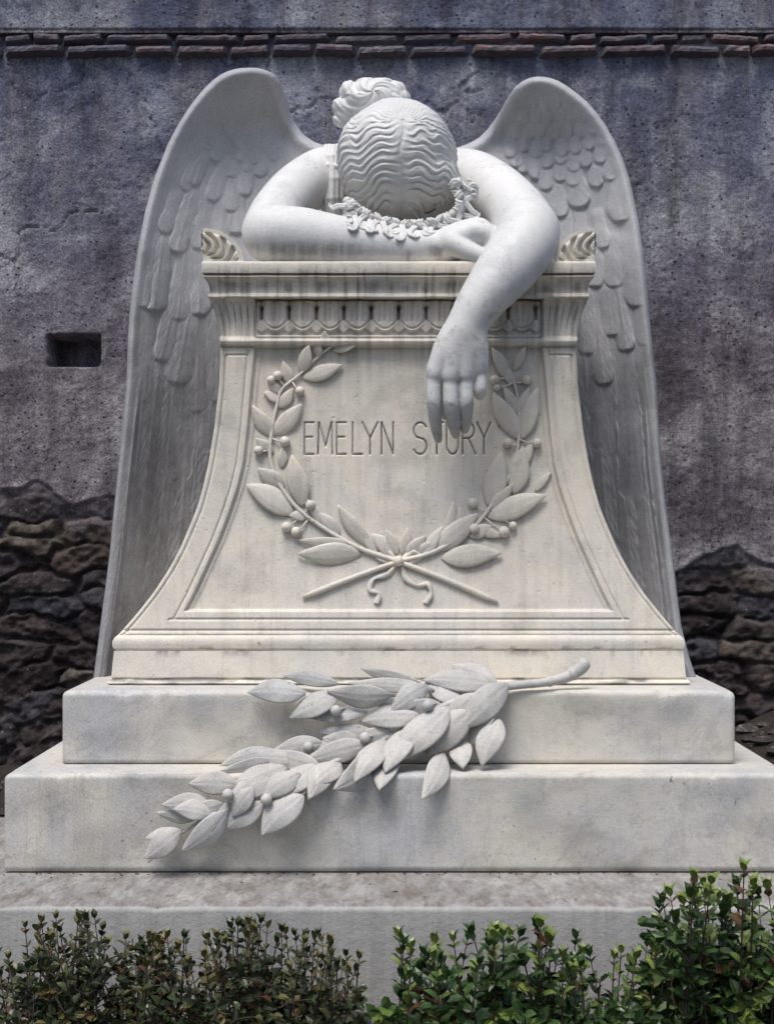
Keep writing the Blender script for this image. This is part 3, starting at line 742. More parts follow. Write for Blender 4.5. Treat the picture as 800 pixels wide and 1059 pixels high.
wr_berries = [(158, 88, 9), (146, 96, 8), (200, 117, 9), (172, 212, 10), (122, 229, 9), (220, 332, 10), (175, 373, 10), (193, 382, 10), (525, 328, 10), (528, 376, 10), (583, 382, 11), (600, 370, 8), (590, 215, 9), (645, 215, 9), (566, 96, 9), (626, 96, 9), (570, 110, 7)]
wmb = MB()
for path in wreath_stem_paths:
    pts = spline([wp(x, y, .006) for x, y in path], 60); n = 60
    rad = [.0085-.0055*(i/59)**.6 for i in range(60)]; rad[0] = .003; rad[1] = .007
    tube(wmb, pts, rad, 8)
ball(wmb, wp(385, 437, .012), .013, 8)
wreath = wmb.build('wreath', M['die'], ped); tag(wreath, 'carved laurel wreath tied with a ribbon at the bottom')
wr_leaves += [(150, 235, 118, 205, 22), (165, 125, 140, 95, 20), (180, 105, 170, 60, 24), (232, 55, 236, 22, 20), (215, 352, 180, 352, 22), (245, 375, 215, 320, 20), (345, 425, 312, 372, 22), (430, 428, 470, 372, 24), (505, 385, 500, 335, 22), (575, 310, 560, 262, 24), (608, 262, 640, 215, 24), (606, 165, 632, 110, 22), (606, 160, 584, 108, 22), (598, 105, 575, 62, 20), (530, 372, 580, 392, 22), (555, 345, 600, 290, 26)]
for i, (x0, y0, x1, y1, w_) in enumerate(wr_leaves):
    r = random.Random(i); sc = 3.2/F/1.818
    l0, l1 = .003, .007+.005*r.random()
    if (x0 > 545 and y0 < 250) or y0 < 160: l0, l1 = .004, .007
    v, f = mleaf(wp(x0, y0, l0), wp(x1, y1, l1), w_*sc*.98, arch=.06, fold=.10, roll=r.uniform(-.25, .25), thick=.006, curl=-.02, nt_=14, ns=9)
    lf = meshobj('leaf', v, f, M['die'], wreath); patina_shade(lf, lambda x, y, c, q=r.uniform(0, .22): q*(.6+.7*fbm(x*.08, y*.08, 0*x, 3)))
for x, y, r in wr_berries:
    mb = MB(); ball(mb, wp(x, y, .010), r*3.2/F/1.818*1.0, 7)
    # short stalk to the nearest stem point
    allp = np.array([p for pa in wreath_stem_paths for p in spline([(a, b_, 0) for a, b_ in pa], 60)[:, :2]])
    q = allp[np.argmin(np.hypot(allp[:, 0]-x, allp[:, 1]-y))]
    tube(mb, [wp(x, y, .008), wp((x+q[0])/2, (y+q[1])/2+3, .008), wp(q[0], q[1], .006)], .0022, 5)
    mb.build('berry', M['die'], wreath)
def ribbon(pts, wid):
    p = spline(pts, 26); n = len(p); v = []
    for i in range(n):
        t = p[min(i+1, n-1)]-p[max(i-1, 0)]; t /= np.linalg.norm(t); s = np.cross(t, [0, 1, 0]); s /= np.linalg.norm(s)
        w2 = wid*(.6+.5*abs(math.sin(i*.33)))
        tw = .003*math.sin(i*.5)
        for a_, b_ in ((-1, 0), (0, -.002), (1, 0)): v.append(p[i]+s*a_*w2/2+np.array([0, b_+a_*tw, 0]))
        for a_ in (1, -1): v.append(p[i]+s*a_*w2/2+np.array([0, .004+a_*tw, 0]))
    return v, [tuple(q) for q in gridfaces(n, 5, wrap=True)]
for pth in ([(380, 445), (366, 462), (338, 470), (332, 490), (348, 498), (344, 516)], [(392, 447), (400, 470), (420, 484), (440, 480), (446, 497), (436, 516)], [(382, 436), (362, 420), (345, 426), (362, 438), (383, 440)], [(390, 436), (410, 420), (426, 428), (408, 440), (388, 440)]):
    v, f = ribbon([wp(x, y, .006) for x, y in pth], .013); meshobj('ribbon', v, f, M['die'], wreath)

# ================================================================== LAUREL SPRIG over the steps
def sd_(py): return float(np.interp(py, [660, 683, 700, 712, 722, 782, 800, 812, 900], [3.05, 3.055, 3.04, 2.99, 2.978, 2.962, 2.885, 2.862, 2.856]))
def sp_(x, y, lift=0): px, py = 130+x/1.569, 640+y/1.569; return P(px, py, sd_(py)-lift)
stem = [(745, 66, .03), (738, 80, .028), (715, 94, .02), (680, 103, .012), (620, 110, .01), (570, 124, .012), (520, 140, .016), (470, 168, .016), (430, 190, .014), (380, 212, .014), (320, 240, .02), (250, 258, .0), (190, 284, .006), (160, 303, .006), (130, 322, .006), (95, 345, .006), (42, 384, .006)]
sprig = empty('laurel_sprig', sp_(430, 230, 0)); tag(sprig, 'carved marble laurel branch with broad leaves and berries draped across the two steps', 'branch')
pts = spline([sp_(*s_) for s_ in stem], 80)
mb = MB(); rad = np.interp(np.linspace(0, 1, 80), [0, .03, .06, .2, .5, 1], [.010, .0165, .0155, .010, .007, .003]); tube(mb, pts, rad, 10)
for i in (8, 14, 26, 40): ball(mb, pts[i], rad[i]*1.15, 6)
mb.build('stem', M['leafm'], sprig)
sl = [(292, 119, 197, 120, 38, 1), (345, 106, 255, 91, 24, 0), (348, 118, 264, 162, 40, 1), (432, 126, 326, 118, 36, 2), (392, 150, 296, 162, 26, 0), (478, 104, 381, 81, 24, 0), (500, 116, 360, 102, 22, 0), (492, 110, 426, 148, 36, 1), (596, 104, 480, 100, 36, 2), (470, 134, 395, 138, 20, 0),
      (622, 108, 540, 176, 46, 2), (562, 150, 487, 218, 46, 2), (524, 142, 430, 236, 50, 2), (478, 156, 379, 166, 36, 1), (412, 192, 310, 180, 28, 0), (604, 162, 578, 238, 40, 1), (546, 196, 546, 243, 34, 0), (520, 220, 482, 289, 36, 3), (412, 220, 342, 279, 50, 2), (428, 218, 414, 279, 38, 1),
      (348, 233, 306, 271, 34, 1), (396, 206, 286, 228, 34, 2), (322, 204, 236, 212, 30, 1), (490, 208, 424, 226, 26, 0),
      (284, 230, 188, 222, 24, 1), (246, 214, 152, 238, 26, 0), (240, 230, 154, 248, 28, 0), (260, 238, 167, 299, 46, 2), (312, 236, 239, 290, 40, 2), (286, 284, 220, 352, 46, 2), (184, 272, 102, 264, 34, 1), (224, 298, 157, 339, 42, 1), (142, 306, 58, 299, 32, 1), (122, 322, 50, 314, 20, 0),
      (166, 312, 92, 377, 38, 2), (92, 345, 29, 386, 36, 2), (88, 342, 30, 356, 20, 0), (48, 374, 36, 397, 12, 0), (300, 262, 250, 300, 24, 0), (460, 178, 425, 226, 30, 0), (600, 130, 555, 212, 30, 0)]
r = random.Random(77)
for k in range(21):
    q = stem[3+(k*13) % 13]; q2 = stem[min(4+(k*13) % 13, 16)]; t = r.random()
    k_ = 4+k*.48; q = stem[int(k_)]; q2 = stem[min(int(k_)+1, 16)]; x0 = q[0]+(q2[0]-q[0])*t; y0 = q[1]+(q2[1]-q[1])*t
    a_ = math.atan2(q2[1]-q[1], q2[0]-q[0])+(1 if k % 2 else -1)*r.uniform(.35, .8); L_ = r.uniform(62, 88)*(1 if x0 > 250 else .72)
    sl.append((x0, y0, x0+L_*math.cos(a_), y0+L_*math.sin(a_), r.uniform(30, 42)*(1 if x0 > 250 else .8), r.choice((0, 1, 1, 2))))
for i, (x0, y0, x1, y1, w_, lay) in enumerate(sl):
    r = random.Random(i+50); sc = 2.95/F/1.569
    l0 = .012+.007*lay; l1 = .006+.012*lay
    if y1 > 240 and lay == 2: l1 += .004
    v, f = mleaf(sp_(x0, y0, l0), sp_(x1, y1, l1), w_*sc*1.13, out=(r.uniform(-.15, .15), -1, .25), arch=.12, fold=.10, roll=r.uniform(-.5, .5), thick=.005, curl=r.uniform(-.03, .06), nt_=20, ns=13, wav=.03)
    lf = meshobj('leaf', v, f, M['leafm'], sprig); patina_shade(lf, lambda x, y, c, q=r.uniform(0, .30): q*(.5+.7*fbm(x*.08, y*.08, 0*x, 3)))
for x, y in ((341, 149), (490, 141), (388, 193), (425, 209), (166, 285), (228, 293), (296, 208)):
    mb = MB(); ball(mb, sp_(x, y, .036), .0125, 8); tube(mb, [sp_(x, y, .03), sp_(x+14, y-4, .016)], .003, 5); mb.build('berry', M['leafm'], sprig)

# ================================================================== ANGEL
ang = empty('angel_statue', (0, 4.0, ZT2))
tag(ang, 'white marble angel slumped face down over the pedestal, one arm hanging, tall wings folded behind', 'statue')
H_ = .0031
lo = np.array([-.42, 2.98, 1.62]); hi = np.array([.42, 4.05, 2.62])
B = Vox(lo, hi, H_)
# trunk
B.chain([pr(402, 190, 3.60, 46), pr(408, 210, 3.68, 50), pr(412, 260, 3.80, 48), pr(412, 330, 3.88, 46)], .04)
B.chain([pr(338, 186, 3.55, 30), pr(375, 184, 3.62, 34), pr(440, 184, 3.62, 34), pr(480, 188, 3.55, 32)], .03)
# folded arm
schain(B, [pr(346, 182, 3.55, 30), pr(330, 185, 3.50, 29), pr(306, 198, 3.42, 26.5), pr(287, 219, 3.33, 26), pr(277, 240, 3.25, 27)], .004)
schain(B, [pr(279, 243.5, 3.245, 28), pr(290, 245, 3.24, 30.5), pr(312, 246.5, 3.24, 30.8), pr(345, 250.5, 3.238, 27.5), pr(385, 254.5, 3.233, 23), pr(425, 257, 3.23, 19), pr(455, 256, 3.23, 16.5), pr(472, 251, 3.23, 16)], .004)
# hand of the folded arm: back of hand up, fingers closing downward
schain(B, [pr(462, 254, 3.23, 17), pr(478, 248, 3.23, 17), pr(490, 244, 3.228, 16), pr(497, 243, 3.226, 13)], .01, 12)
for j, dd in enumerate((-.034, -.012, .011, .032)):
    k0 = pr(494+(-2, 2, 1, -3)[j], 237+(3, 0, 1, 4)[j], 3.225+dd, 9.6)
    B.cone(P(468, 250, 3.23+dd*.5), .030, k0[0], k0[1], .016)
    schain(B, [k0, pr(505, 243, 3.222+dd, 9), pr(509, 254, 3.222+dd, 8.4), pr(504, 266, 3.22+dd, 7.6), pr(494, 269, 3.22+dd, 6.5)], .005, 12)
schain(B, [pr(468, 252, 3.20, 11), pr(482, 259, 3.190, 9.5), pr(494, 264, 3.185, 8), pr(501, 267, 3.19, 6.5)], .008, 10)
B.cone(P(478, 254, 3.21), .026, P(495, 256, 3.21), .022, .012)
# hanging arm
schain(B, [pr(474, 186, 3.55, 31), pr(490, 189, 3.50, 31.5), pr(512, 201, 3.41, 31), pr(532, 219, 3.31, 31), pr(546, 239, 3.225, 32)], .004)
schain(B, [pr(547, 241, 3.22, 32), pr(541, 254, 3.18, 32.8), pr(527, 274, 3.13, 31), pr(510, 295, 3.098, 27), pr(495, 315, 3.085, 23.2), pr(484.5, 333, 3.082, 20.8), pr(479.5, 345, 3.082, 20.5)], .004)
kn = [(450, 388, 3.082, 8.4), (465.5, 390.5, 3.076, 9.0), (480.5, 389, 3.078, 8.6), (493.5, 383, 3.086, 7.6)]
wr = [(472.5, 346, 3.083, 16), (477, 346, 3.080, 16), (482, 346, 3.08, 16), (486, 346, 3.083, 15)]
for k_, w__ in zip(kn, wr):
    schain(B, [pr(*w__), pr(w__[0]*.6+k_[0]*.4-.8*(k_[0] < 470), w__[1]*.6+k_[1]*.4, (w__[2]+k_[2])/2, 13.5), pr(w__[0]*.25+k_[0]*.75, w__[1]*.25+k_[1]*.75, k_[2], 10.6), pr(*k_)], .012, 14)
fing = [[(450, 388, 3.082, 8.2), (448.6, 404, 3.079, 7.4), (448.4, 418, 3.081, 7.3), (450.3, 438, 3.098, 6.3), (452.8, 454.5, 3.117, 4.2)],
        [(465.5, 390, 3.076, 8.6), (465.6, 405, 3.071, 7.8), (466.4, 420, 3.073, 7.8), (468.8, 437, 3.090, 6.8), (471, 449.5, 3.110, 4.5)],
        [(480.5, 389, 3.078, 8.2), (481.3, 403, 3.074, 7.4), (482, 417, 3.077, 7.3), (481.6, 433, 3.096, 6.3), (480.2, 444.5, 3.118, 4.3)],
        [(493.5, 384, 3.088, 7.4), (495.6, 393, 3.083, 6.7), (496, 404, 3.084, 6.6), (495.5, 407, 3.112, 6.3), (493, 396, 3.140, 5.5)]]
for fch in fing:
    allp = np.array([P(*q[:3]) for q in fch]); l2 = allp.min(0)-.05; h2 = allp.max(0)+.05
    sl_, *_r = B.block(l2, h2); org = B.lo+np.array([q.start for q in sl_])*B.h
    T = Vox(org, org+.05, B.h); T.n = np.array([q.stop-q.start for q in sl_]); T.V = np.full(tuple(T.n), .5, np.float32)
    schain(T, [pr(*q) for q in fch], .002, 20)
    B.put(sl_, T.V, .0022)
for k_ in kn[:3]: B.ell(P(k_[0], k_[1]-1, k_[2]-.010), np.array([.010, .012, .014]), .012)
schain(B, [pr(463, 366, 3.112, 10), pr(456, 385, 3.125, 8.5), pr(456, 402, 3.132, 7.2), pr(459, 418, 3.132, 6.5), pr(461, 430, 3.13, 5)], .006, 14)
# neck, head and face (bowed, forehead on the folded arm)
B.chain([pr(405, 182, 3.60, 30), pr(407, 178, 3.50, 26), pr(409, 170, 3.42, 30)], .02)
B.ell(P(410, 170, 3.36), (.128, .125, .128), .02)
B.chain([pr(411, 200, 3.40, 34), pr(411, 215, 3.44, 22)], .02)          # cheeks and jaw
B.cone(P(411, 226, 3.40), .011, P(411, 232, 3.37), .013, .008)            # nose
B.cone(P(402, 226, 3.45), .008, P(420, 226, 3.45), .008, .006)            # lips
for sx_ in (-1, 1): B.cone(P(411+sx_*16, 224, 3.35), .016, P(411+sx_*16, 224, 3.35), .016, .006, sub=True)
vt, fc = B.mesh()
o = meshobj('figure', vt, fc, M['figure'], ang)
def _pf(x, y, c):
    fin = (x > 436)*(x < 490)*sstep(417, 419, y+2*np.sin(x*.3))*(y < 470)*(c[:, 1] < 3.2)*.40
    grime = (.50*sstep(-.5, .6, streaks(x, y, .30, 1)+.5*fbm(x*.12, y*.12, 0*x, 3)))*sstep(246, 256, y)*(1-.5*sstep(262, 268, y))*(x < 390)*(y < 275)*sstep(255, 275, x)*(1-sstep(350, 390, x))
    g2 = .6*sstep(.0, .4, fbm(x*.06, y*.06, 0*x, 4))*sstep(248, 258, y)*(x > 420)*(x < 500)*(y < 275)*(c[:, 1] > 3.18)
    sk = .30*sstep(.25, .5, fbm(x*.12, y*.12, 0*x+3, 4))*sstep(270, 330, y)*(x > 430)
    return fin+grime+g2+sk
patina_shade(o, _pf)
tag(o, 'bare arms, shoulders and bowed head of smooth pale marble')
del B

# hair
Hh = Vox(P(338, 282, 3.36)-np.array([0, .26, 0]), P(496, 70, 3.36)+np.array([0, .30, 0]), .0024)
hc = P(410, 164.5, 3.35)
def hair_disp(X, Y, Z):
    u = (X-hc[0]-.012)*F/3.3; v = -(Z-hc[2])*F/3.3           # px right / down of the head's centre
    dep = (Y-hc[1])*F/3.3
    top = -22.0
    above = v < top
    rr = np.where(above, np.hypot(u, v-top), np.abs(u))
    rr = np.hypot(rr, np.clip(dep, 0, None)*.8)
    side = np.sign(u)
    ang_ = np.arctan2(np.abs(u)+1e-3, np.where(above, top-v, 1e-3))      # 0 at top .. pi/2 at side
    w_ = np.where(above, top-(math.pi/2-ang_)*30, v)
    w_ = w_-rr*.22*(v > top)                      # locks sweep down and outwards
    nz_ = fbm(X*9, Y*9, Z*9, 3); nb = fbm(X*5+3, Y*5, Z*5, 2)
    wav = -(3.0+3.0*nb)*np.sin(rr*.215+nz_*2.6+w_*.035+side*.6)+13*nz_+1.2*vnoise(X*38, Y*38, Z*38)
    s1_ = (w_+wav)/(7.2)+side*.3
    r1 = 1-np.abs(2*(s1_-np.floor(s1_))-1)**1.4
    s2_ = (w_+wav*1.1+5*fbm(X*20, Y*20, Z*20, 2))/4.1
    r2 = 1-np.abs(2*(s2_-np.floor(s2_))-1)
    part = np.exp(-((u+2.5*np.sin(v*.11))/1.8)**2)*(v > top-2)
    amp = (sstep(1, 16, rr)*.8+.2)*(.62+.38*sstep(-.45, .15, fbm(X*8, Y*8+4, Z*8, 2)))*(.22+.78*sstep(-58, -10, v))
    amp = amp*(1+.9*sstep(8, 40, v))
    return (.0042*r1*amp+.0024*r2*amp-.0028*part+.008*nz_).astype(np.float32)
Hh.ell(hc, (.1495, .15, .1485), .0, disp=hair_disp)
Hh.ell(P(415, 184, 3.345), (.1455, .132, .088), .004, disp=lambda X, Y, Z: hair_disp(X, Y, Z)*.9)
# curls of the fringe
r = random.Random(4)
fr_path = spline([(356, 213, 0), (366, 222, 0), (380, 229, 0), (400, 236, 0), (425, 239, 0), (450, 236, 0), (468, 229, 0), (480, 219, 0), (482, 205, 0), (477, 192, 0)], 24)
def armd(x, y):
    rr = np.interp(x, [345, 385, 425, 455, 472, 490], [27.5, 23, 19, 16.5, 16, 15]); yc = np.interp(x, [345, 385, 425, 455, 472, 490], [250.5, 254.5, 257, 256, 251, 244])
    rr = rr+2.8
    return 3.234-math.sqrt(max(rr*rr-(yc-y)**2, 0))*3.23/F if y > yc-rr else 3.232
curl_mb = MB()
frp = spline(fr_path, 23)
for i in range(23):
    c = frp[i]; c2 = frp[min(i+1, 22)]; c1 = frp[max(i-1, 0)]
    tg = np.array([c2[0]-c1[0], c2[1]-c1[1]]); tg /= np.linalg.norm(tg); nr_ = np.array([-tg[1], tg[0]])
    if nr_@np.array([c[0]-412, c[1]-165]) < 0: nr_ = -nr_
    side_ = 0. if 370 < c[0] < 464 else 1.
    L = r.uniform(13, 19)+6*side_; am = r.uniform(2.4, 4.4)+side_; f0 = (i % 2)*math.pi+r.uniform(-.5, .5); lean = r.uniform(-.45, .45)
    hook = 1 if i % 3 else -1; R0 = r.uniform(3.6, 5.0); turn = r.uniform(2.2, 4.2)
    for strand in range(2):
        off = (strand-.5)*3.4; pts = []; rad = []
        for q in range(30):
            t = q/29
            if t < .6:
                tt = t/.6; lat = am*math.sin(tt*5.2+f0)*min(1, .3+tt*2)+off*(1-.4*tt); al = -12+L*tt
                e_ = np.array([c[0], c[1]])+nr_*al+tg*(lat+lean*al); last = e_
            else:
                tt = (t-.6)/.4; R_ = (R0+off*.55)*(1-.35*tt); ph = tt*turn
                e_ = last+tg*hook*(R0+off*.55-R_*math.cos(ph))+nr_*(R_*math.sin(ph))*.8
            top_ = 3.238+.022*side_-.004*t
            dd = min(armd(e_[0], e_[1]) if 360 < e_[0] < 476 else top_, top_)-.002-.004*math.sin(t*5+i*1.7)-.002*(strand == 1)
            pts.append(P(e_[0], e_[1], dd)); rad.append((3.0-1.5*t)*3.23/F*(.78 if strand == 1 else 1)*min(1, .35+t*5))
        tube(curl_mb, pts, rad, 7)
# ruffled band joining the curls to the hair
bp = spline(fr_path, 40)
Hh.chain([pr(q[0]-(q[0]-412)*.05, q[1]-5, 3.262+.012*(i % 3), 4.6+1.0*math.sin(i*1.9)) for i, q in enumerate(bp)], .004)
# bun at the crown, behind
def bun_disp(X, Y, Z):
    c = P(386, 104, 3.47); u = (X-c[0]); v = Z-c[2]; a = np.arctan2(v, u); q = np.hypot(u, v)
    s_ = (a*2.4+q*60+.9*fbm(X*16, Y*16, Z*16, 2)); s2 = s_*3.2
    return (.007*np.abs(np.sin(s_))**.8+.0025*np.abs(np.sin(s2))).astype(np.float32)
Hh.ell(P(386, 106, 3.46), (.072, .06, .052), .010, disp=bun_disp)
for (x, y, rr) in ((357, 112, 11), (364, 98, 12), (378, 91, 11), (394, 90, 12), (409, 95, 10), (415, 103, 9), (354, 122, 8)):
    Hh.ell(P(x, y, 3.465), np.array([rr, rr*1.1, rr*.92])*3.46/F, .003, disp=bun_disp)
for i in range(7):
    a0 = .5+i*.42; pts = [pr(386+(18+11*t)*math.cos(math.pi+a0+.9*t), 108+(10+13*t)*math.sin(math.pi+a0+.9*t), 3.44-.02*math.sin(3*t), 4.0-1.2*t) for t in np.linspace(0, 1, 7)]
    Hh.chain(pts, .0025)
vt, fc = Hh.mesh(); o = meshobj('hair', vt, fc, M['hair'], ang); 
curl_mb.build('curls', M['hair'], o)
tag(o, 'wavy carved hair parted in the middle, curls over the forehead and a bun at the crown')
del Hh

# dress: strap folds at the shoulder and the robe behind the pedestal
Dv = Vox(P(322, 240, 3.44)-np.array([0, .20, 0]), P(380, 140, 3.44)+np.array([0, .30, 0]), .0028)
for j, (xo, dd, rr) in enumerate(((338.5, 0, 3.2), (342.5, -.012, 3.0), (346.5, -.004, 3.4), (351, .01, 4.5), (334.5, .02, 3))):
    Dv.chain([pr(xo+6, 153, 3.56+dd, rr), pr(xo+2.5, 152, 3.47+dd, rr), pr(xo, 162, 3.445+dd, rr), pr(xo+1, 185, 3.43+dd, rr*1.1), pr(xo+.5, 205, 3.43+dd, rr*1.2), pr(xo+3, 232, 3.45+dd, rr*1.5)], .0025)
Dv.cone(P(337, 171, 3.43), .007, P(349, 172, 3.425), .007, .003)
vt, fc = Dv.mesh(); o = meshobj('dress_strap', vt, fc, M['figure'], ang)
th = np.linspace(0, 2*np.pi, 160, endpoint=False); zz = np.linspace(ZT2+.001, 2.40, 60)
TH, ZZ = np.meshgrid(th, zz); hh = (ZZ-ZT2)/(2.40-ZT2)
cy = np.interp(hh, [0, .4, .75, 1], [3.98, 3.95, 3.86, 3.72]); rx = np.interp(hh, [0, .2, .5, .75, 1], [.33, .30, .22, .165, .13]); ry = np.interp(hh, [0, .3, .6, .8, 1], [.20, .19, .16, .13, .11])
fold = 1+.07*(1-hh*.6)*np.sin(TH*13+3*np.sin(hh*3)+2*vnoise(TH*1.5, hh*3, 0*TH))+.03*np.sin(TH*29+hh*6)
o = meshobj('robe', np.stack([rx*fold*np.cos(TH), cy+ry*fold*np.sin(TH), ZZ], -1).reshape(-1, 3), gridfaces(60, 160, wrap=True), M['figure'], ang)

# wings
def wing(side, outer, top_in, feathers, relief, loc):
    """outer: outline of the free edge from the tip of the arch down to the step; top_in: inner edge"""
    o_y = np.array([p[1] for p in outer], float); o_x = np.array([p[0] for p in outer], float)
    i_y = np.array([p[1] for p in top_in], float); i_x = np.array([p[0] for p in top_in], float)
    ytop = o_y[0]; ybot = o_y[-1]
    s0 = np.linspace(0, 1, 60)**2*.12; rows = np.concatenate([s0[:-1], np.linspace(.12, 1, 480)])
    ys = ytop+(ybot-ytop)*rows
    xo = np.interp(ys, o_y, o_x); xi = np.interp(ys, i_y, i_x)
    # smooth outline
    def sm(a, n=9):
        k = np.hanning(n+2)[1:-1]; k /= k.sum(); e = (n-1)//2
        return np.concatenate([a[:66], np.convolve(a, k, 'same')[66:-8], a[-8:]])
    xo = sm(xo); xi = sm(xi, 5)
    nc = 230; u = (1-np.cos(np.linspace(0, np.pi, nc)))/2; u = .45*u+.55*np.linspace(0, 1, nc)
    U = np.tile(u, (len(ys), 1)); Y_ = np.repeat(ys[:, None], nc, 1)
    Xp = xo[:, None]+(xi-xo)[:, None]*U
    # distance to the free outline in px
    pts_o = [(a, b_) for a, b_ in outer]+[]
    outl = np.array(list(reversed([p for p in top_in if p[1] < 160]))+list(outer), float)
    dist = np.full(Xp.shape, 999.)
    for a_, b_ in zip(outl[:-1], outl[1:]):
        ba = b_-a_; t = np.clip(((Xp-a_[0])*ba[0]+(Y_-a_[1])*ba[1])/(ba@ba+1e-9), 0, 1)
        dist = np.minimum(dist, np.hypot(Xp-a_[0]-t*ba[0], Y_-a_[1]-t*ba[1]))
    dout = np.abs(Xp-xo[:, None])
    # body depth: hollow toward the die, free edge curling to the viewer, foot resting on the step
    vv = (Y_-ytop)/(ybot-ytop)
    base = np.interp(vv, [0, .1, .3, .55, .8, 1], [3.60, 3.58, 3.52, 3.46, 3.37, 3.29])
    wx = np.abs(Xp-xo[:, None])
    hollow = (.12+.08*sstep(.35, .8, vv))*(1-np.exp(-(wx/50)**1.5))*sstep(0, .12, vv)+.05*sstep(0, 120, wx)
    Dp = base+hollow
    # feather relief
    Hf = np.zeros_like(Xp)
    for (bx, by, tx_, ty_, w_, am) in feathers:
        dx, dy = tx_-bx, ty_-by; L = math.hypot(dx, dy); ex, ey = dx/L, dy/L
        cur = 0.
        a_ = ((Xp-bx)*ex+(Y_-by)*ey)/L; b_ = (-(Xp-bx)*ey+(Y_-by)*ex)/(w_/2)
        tipw = min(.5, w_*.55/L)
        prof = np.sqrt(np.clip((1-a_)/tipw, 0, 1)*(2-np.clip((1-a_)/tipw, 0, 1))+1e-6)*np.clip(.72+.4*a_, .6, 1.02)
        bb = np.abs(b_)/np.maximum(prof, 1e-3)
        m = (a_ > -.02) & (a_ < 1) 
        wob_ = .10*vnoise(Xp*.11+bx, Y_*.11, 0*Xp+3); bb = bb+wob_
        soft = (1-sstep(.82, 1.04, bb))*m*(sstep(0, .22, a_))*(1-sstep(.955, 1.0, a_))
        h = am*(.30+.70*a_)*(1-.55*np.clip(bb, 0, 1)**2.2)
        h = h+am*.10*np.exp(-(b_/.12)**2)*(a_ > .1)*(L > 60)
        h = h+am*.05*vnoise(a_*L*.10+np.abs(b_)*1.0+bx, (np.abs(b_)*w_*.5-a_*L*.35)*.55+by, 0*Xp)*(L > 20)
        Hf = Hf*(1-soft)+(Hf*.35+h)*soft
    Hf *= relief
    # smooth leading rim
    rimw = np.interp(vv, [0, .25, .5, .65, 1], [15, 14, 11, 8, 5])
    rimh = np.interp(vv, [0, .3, .6, 1], [.012, .016, .010, .004])
    rim = rimh*np.exp(-((dist-rimw*.6)/(rimw*.55))**2)
    Hf = Hf*sstep(rimw*.5, rimw*1.6, dist)+rim
    # barbs on the lower outer feather edge
    low = sstep(.50, .60, vv)
    Hf += low*(.0*np.sin((Y_*.8+dout*1.2+2*vnoise(Y_*.06, 0*Y_, 0*Y_))*.8)*(dout < 13)*sstep(1, 5, dout)+.006*np.exp(-((dout-15)/1.5)**2)-.004*np.exp(-((dout-18)/1.2)**2))
    Hf += .0025*fbm(Xp*.03, Y_*.03, 0*Xp+loc, 3)
    T = .018*np.sqrt(1-np.clip(1-dist/10, 0, 1)**2)+.001
    Df = Dp-Hf-T; Dbk = Dp+T
    # edge drawn together
    def pos(D, X0): return np.stack([(X0-CX)*D/F, D, EYE+(CY-Y_)*D/F], -1)
    Dref = Dp
    Vf = np.stack([(Xp-CX)*Dref/F, Df, EYE+(CY-Y_)*Dref/F], -1); Vb = np.stack([(Xp-CX)*Dref/F, Dbk, EYE+(CY-Y_)*Dref/F], -1)
    Vf[..., 2] = np.maximum(Vf[..., 2], ZT2-.004); Vb[..., 2] = np.maximum(Vb[..., 2], ZT2-.004)
    nr = len(ys); n = nr*nc; fl = (xi.mean() < xo.mean())
    f = [gridfaces(nr, nc, 0, flip=not fl), gridfaces(nr, nc, n, flip=fl)]
    r_ = np.arange(nr-1); c_ = np.arange(nc-1)
    f.append(np.stack([r_*nc, (r_+1)*nc, n+(r_+1)*nc, n+r_*nc], -1)); e = nc-1
    f.append(np.stack([r_*nc+e, n+r_*nc+e, n+(r_+1)*nc+e, (r_+1)*nc+e], -1))
    f.append(np.stack([c_+1, c_, n+c_, n+c_+1], -1)); k = (nr-1)*nc
    f.append(np.stack([k+c_, k+c_+1, n+k+c_+1, n+k+c_], -1))
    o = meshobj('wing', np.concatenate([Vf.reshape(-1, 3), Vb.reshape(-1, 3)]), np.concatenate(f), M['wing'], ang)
    patina_shade(o, lambda x, y, c: (.60+.30*sstep(-.35, .45, fbm(x*.05, y*.006, 0*x+loc, 4)))*sstep(230, 480, y+60*fbm(x*.02, y*.02, 0*x, 2))*(1-.35*(np.abs(x-405) > 262+.12*(y-400))*(y > 380)))  # weathering plus painted shade, darker low beside the pedestal, paler outer strip
    return o

def die_in(y, s):      # inner edge beside the pedestal, seen at depth ~3.62
    d = np.interp(y, [300, 500, 700], [3.72, 3.62, 3.45]); yy = CY-(CY-y)*d/3.2
    half = (W(np.clip(yy, 305, 660)))*3.2/d
    return CX+s*(half+3)
L_out = [(258, 71), (250, 71.3), (243, 72.5), (235, 75), (228, 78.5), (221, 83.5), (213, 91), (204, 101), (194, 115), (184, 131), (174, 150), (165, 172), (157, 195), (150.5, 220), (145, 247), (140.5, 275), (137, 302), (134, 332), (132.5, 362), (131.5, 395), (128.5, 430), (124.5, 470), (121, 500), (117, 540), (113.5, 575), (109, 610), (105, 640), (100.5, 675), (96, 708)]
L_in = [(258, 71), (266, 71.3), (273, 72.8), (280, 75.5), (286, 80), (290.5, 87), (293.5, 96), (297, 108), (301, 119), (307, 131), (315, 141), (326, 148), (345, 154), (352, 175), (345, 210), (325, 250), (300, 285), (238, 306)]
L_in += [(die_in(y, -1), y) for y in (330, 360, 400, 440, 480, 520, 560, 600, 640, 680, 708)]
L_f = []
def rowf(pts, dx, dy, w_, am): return [(x-dx, y-dy, x, y, w_, am) for x, y in pts]
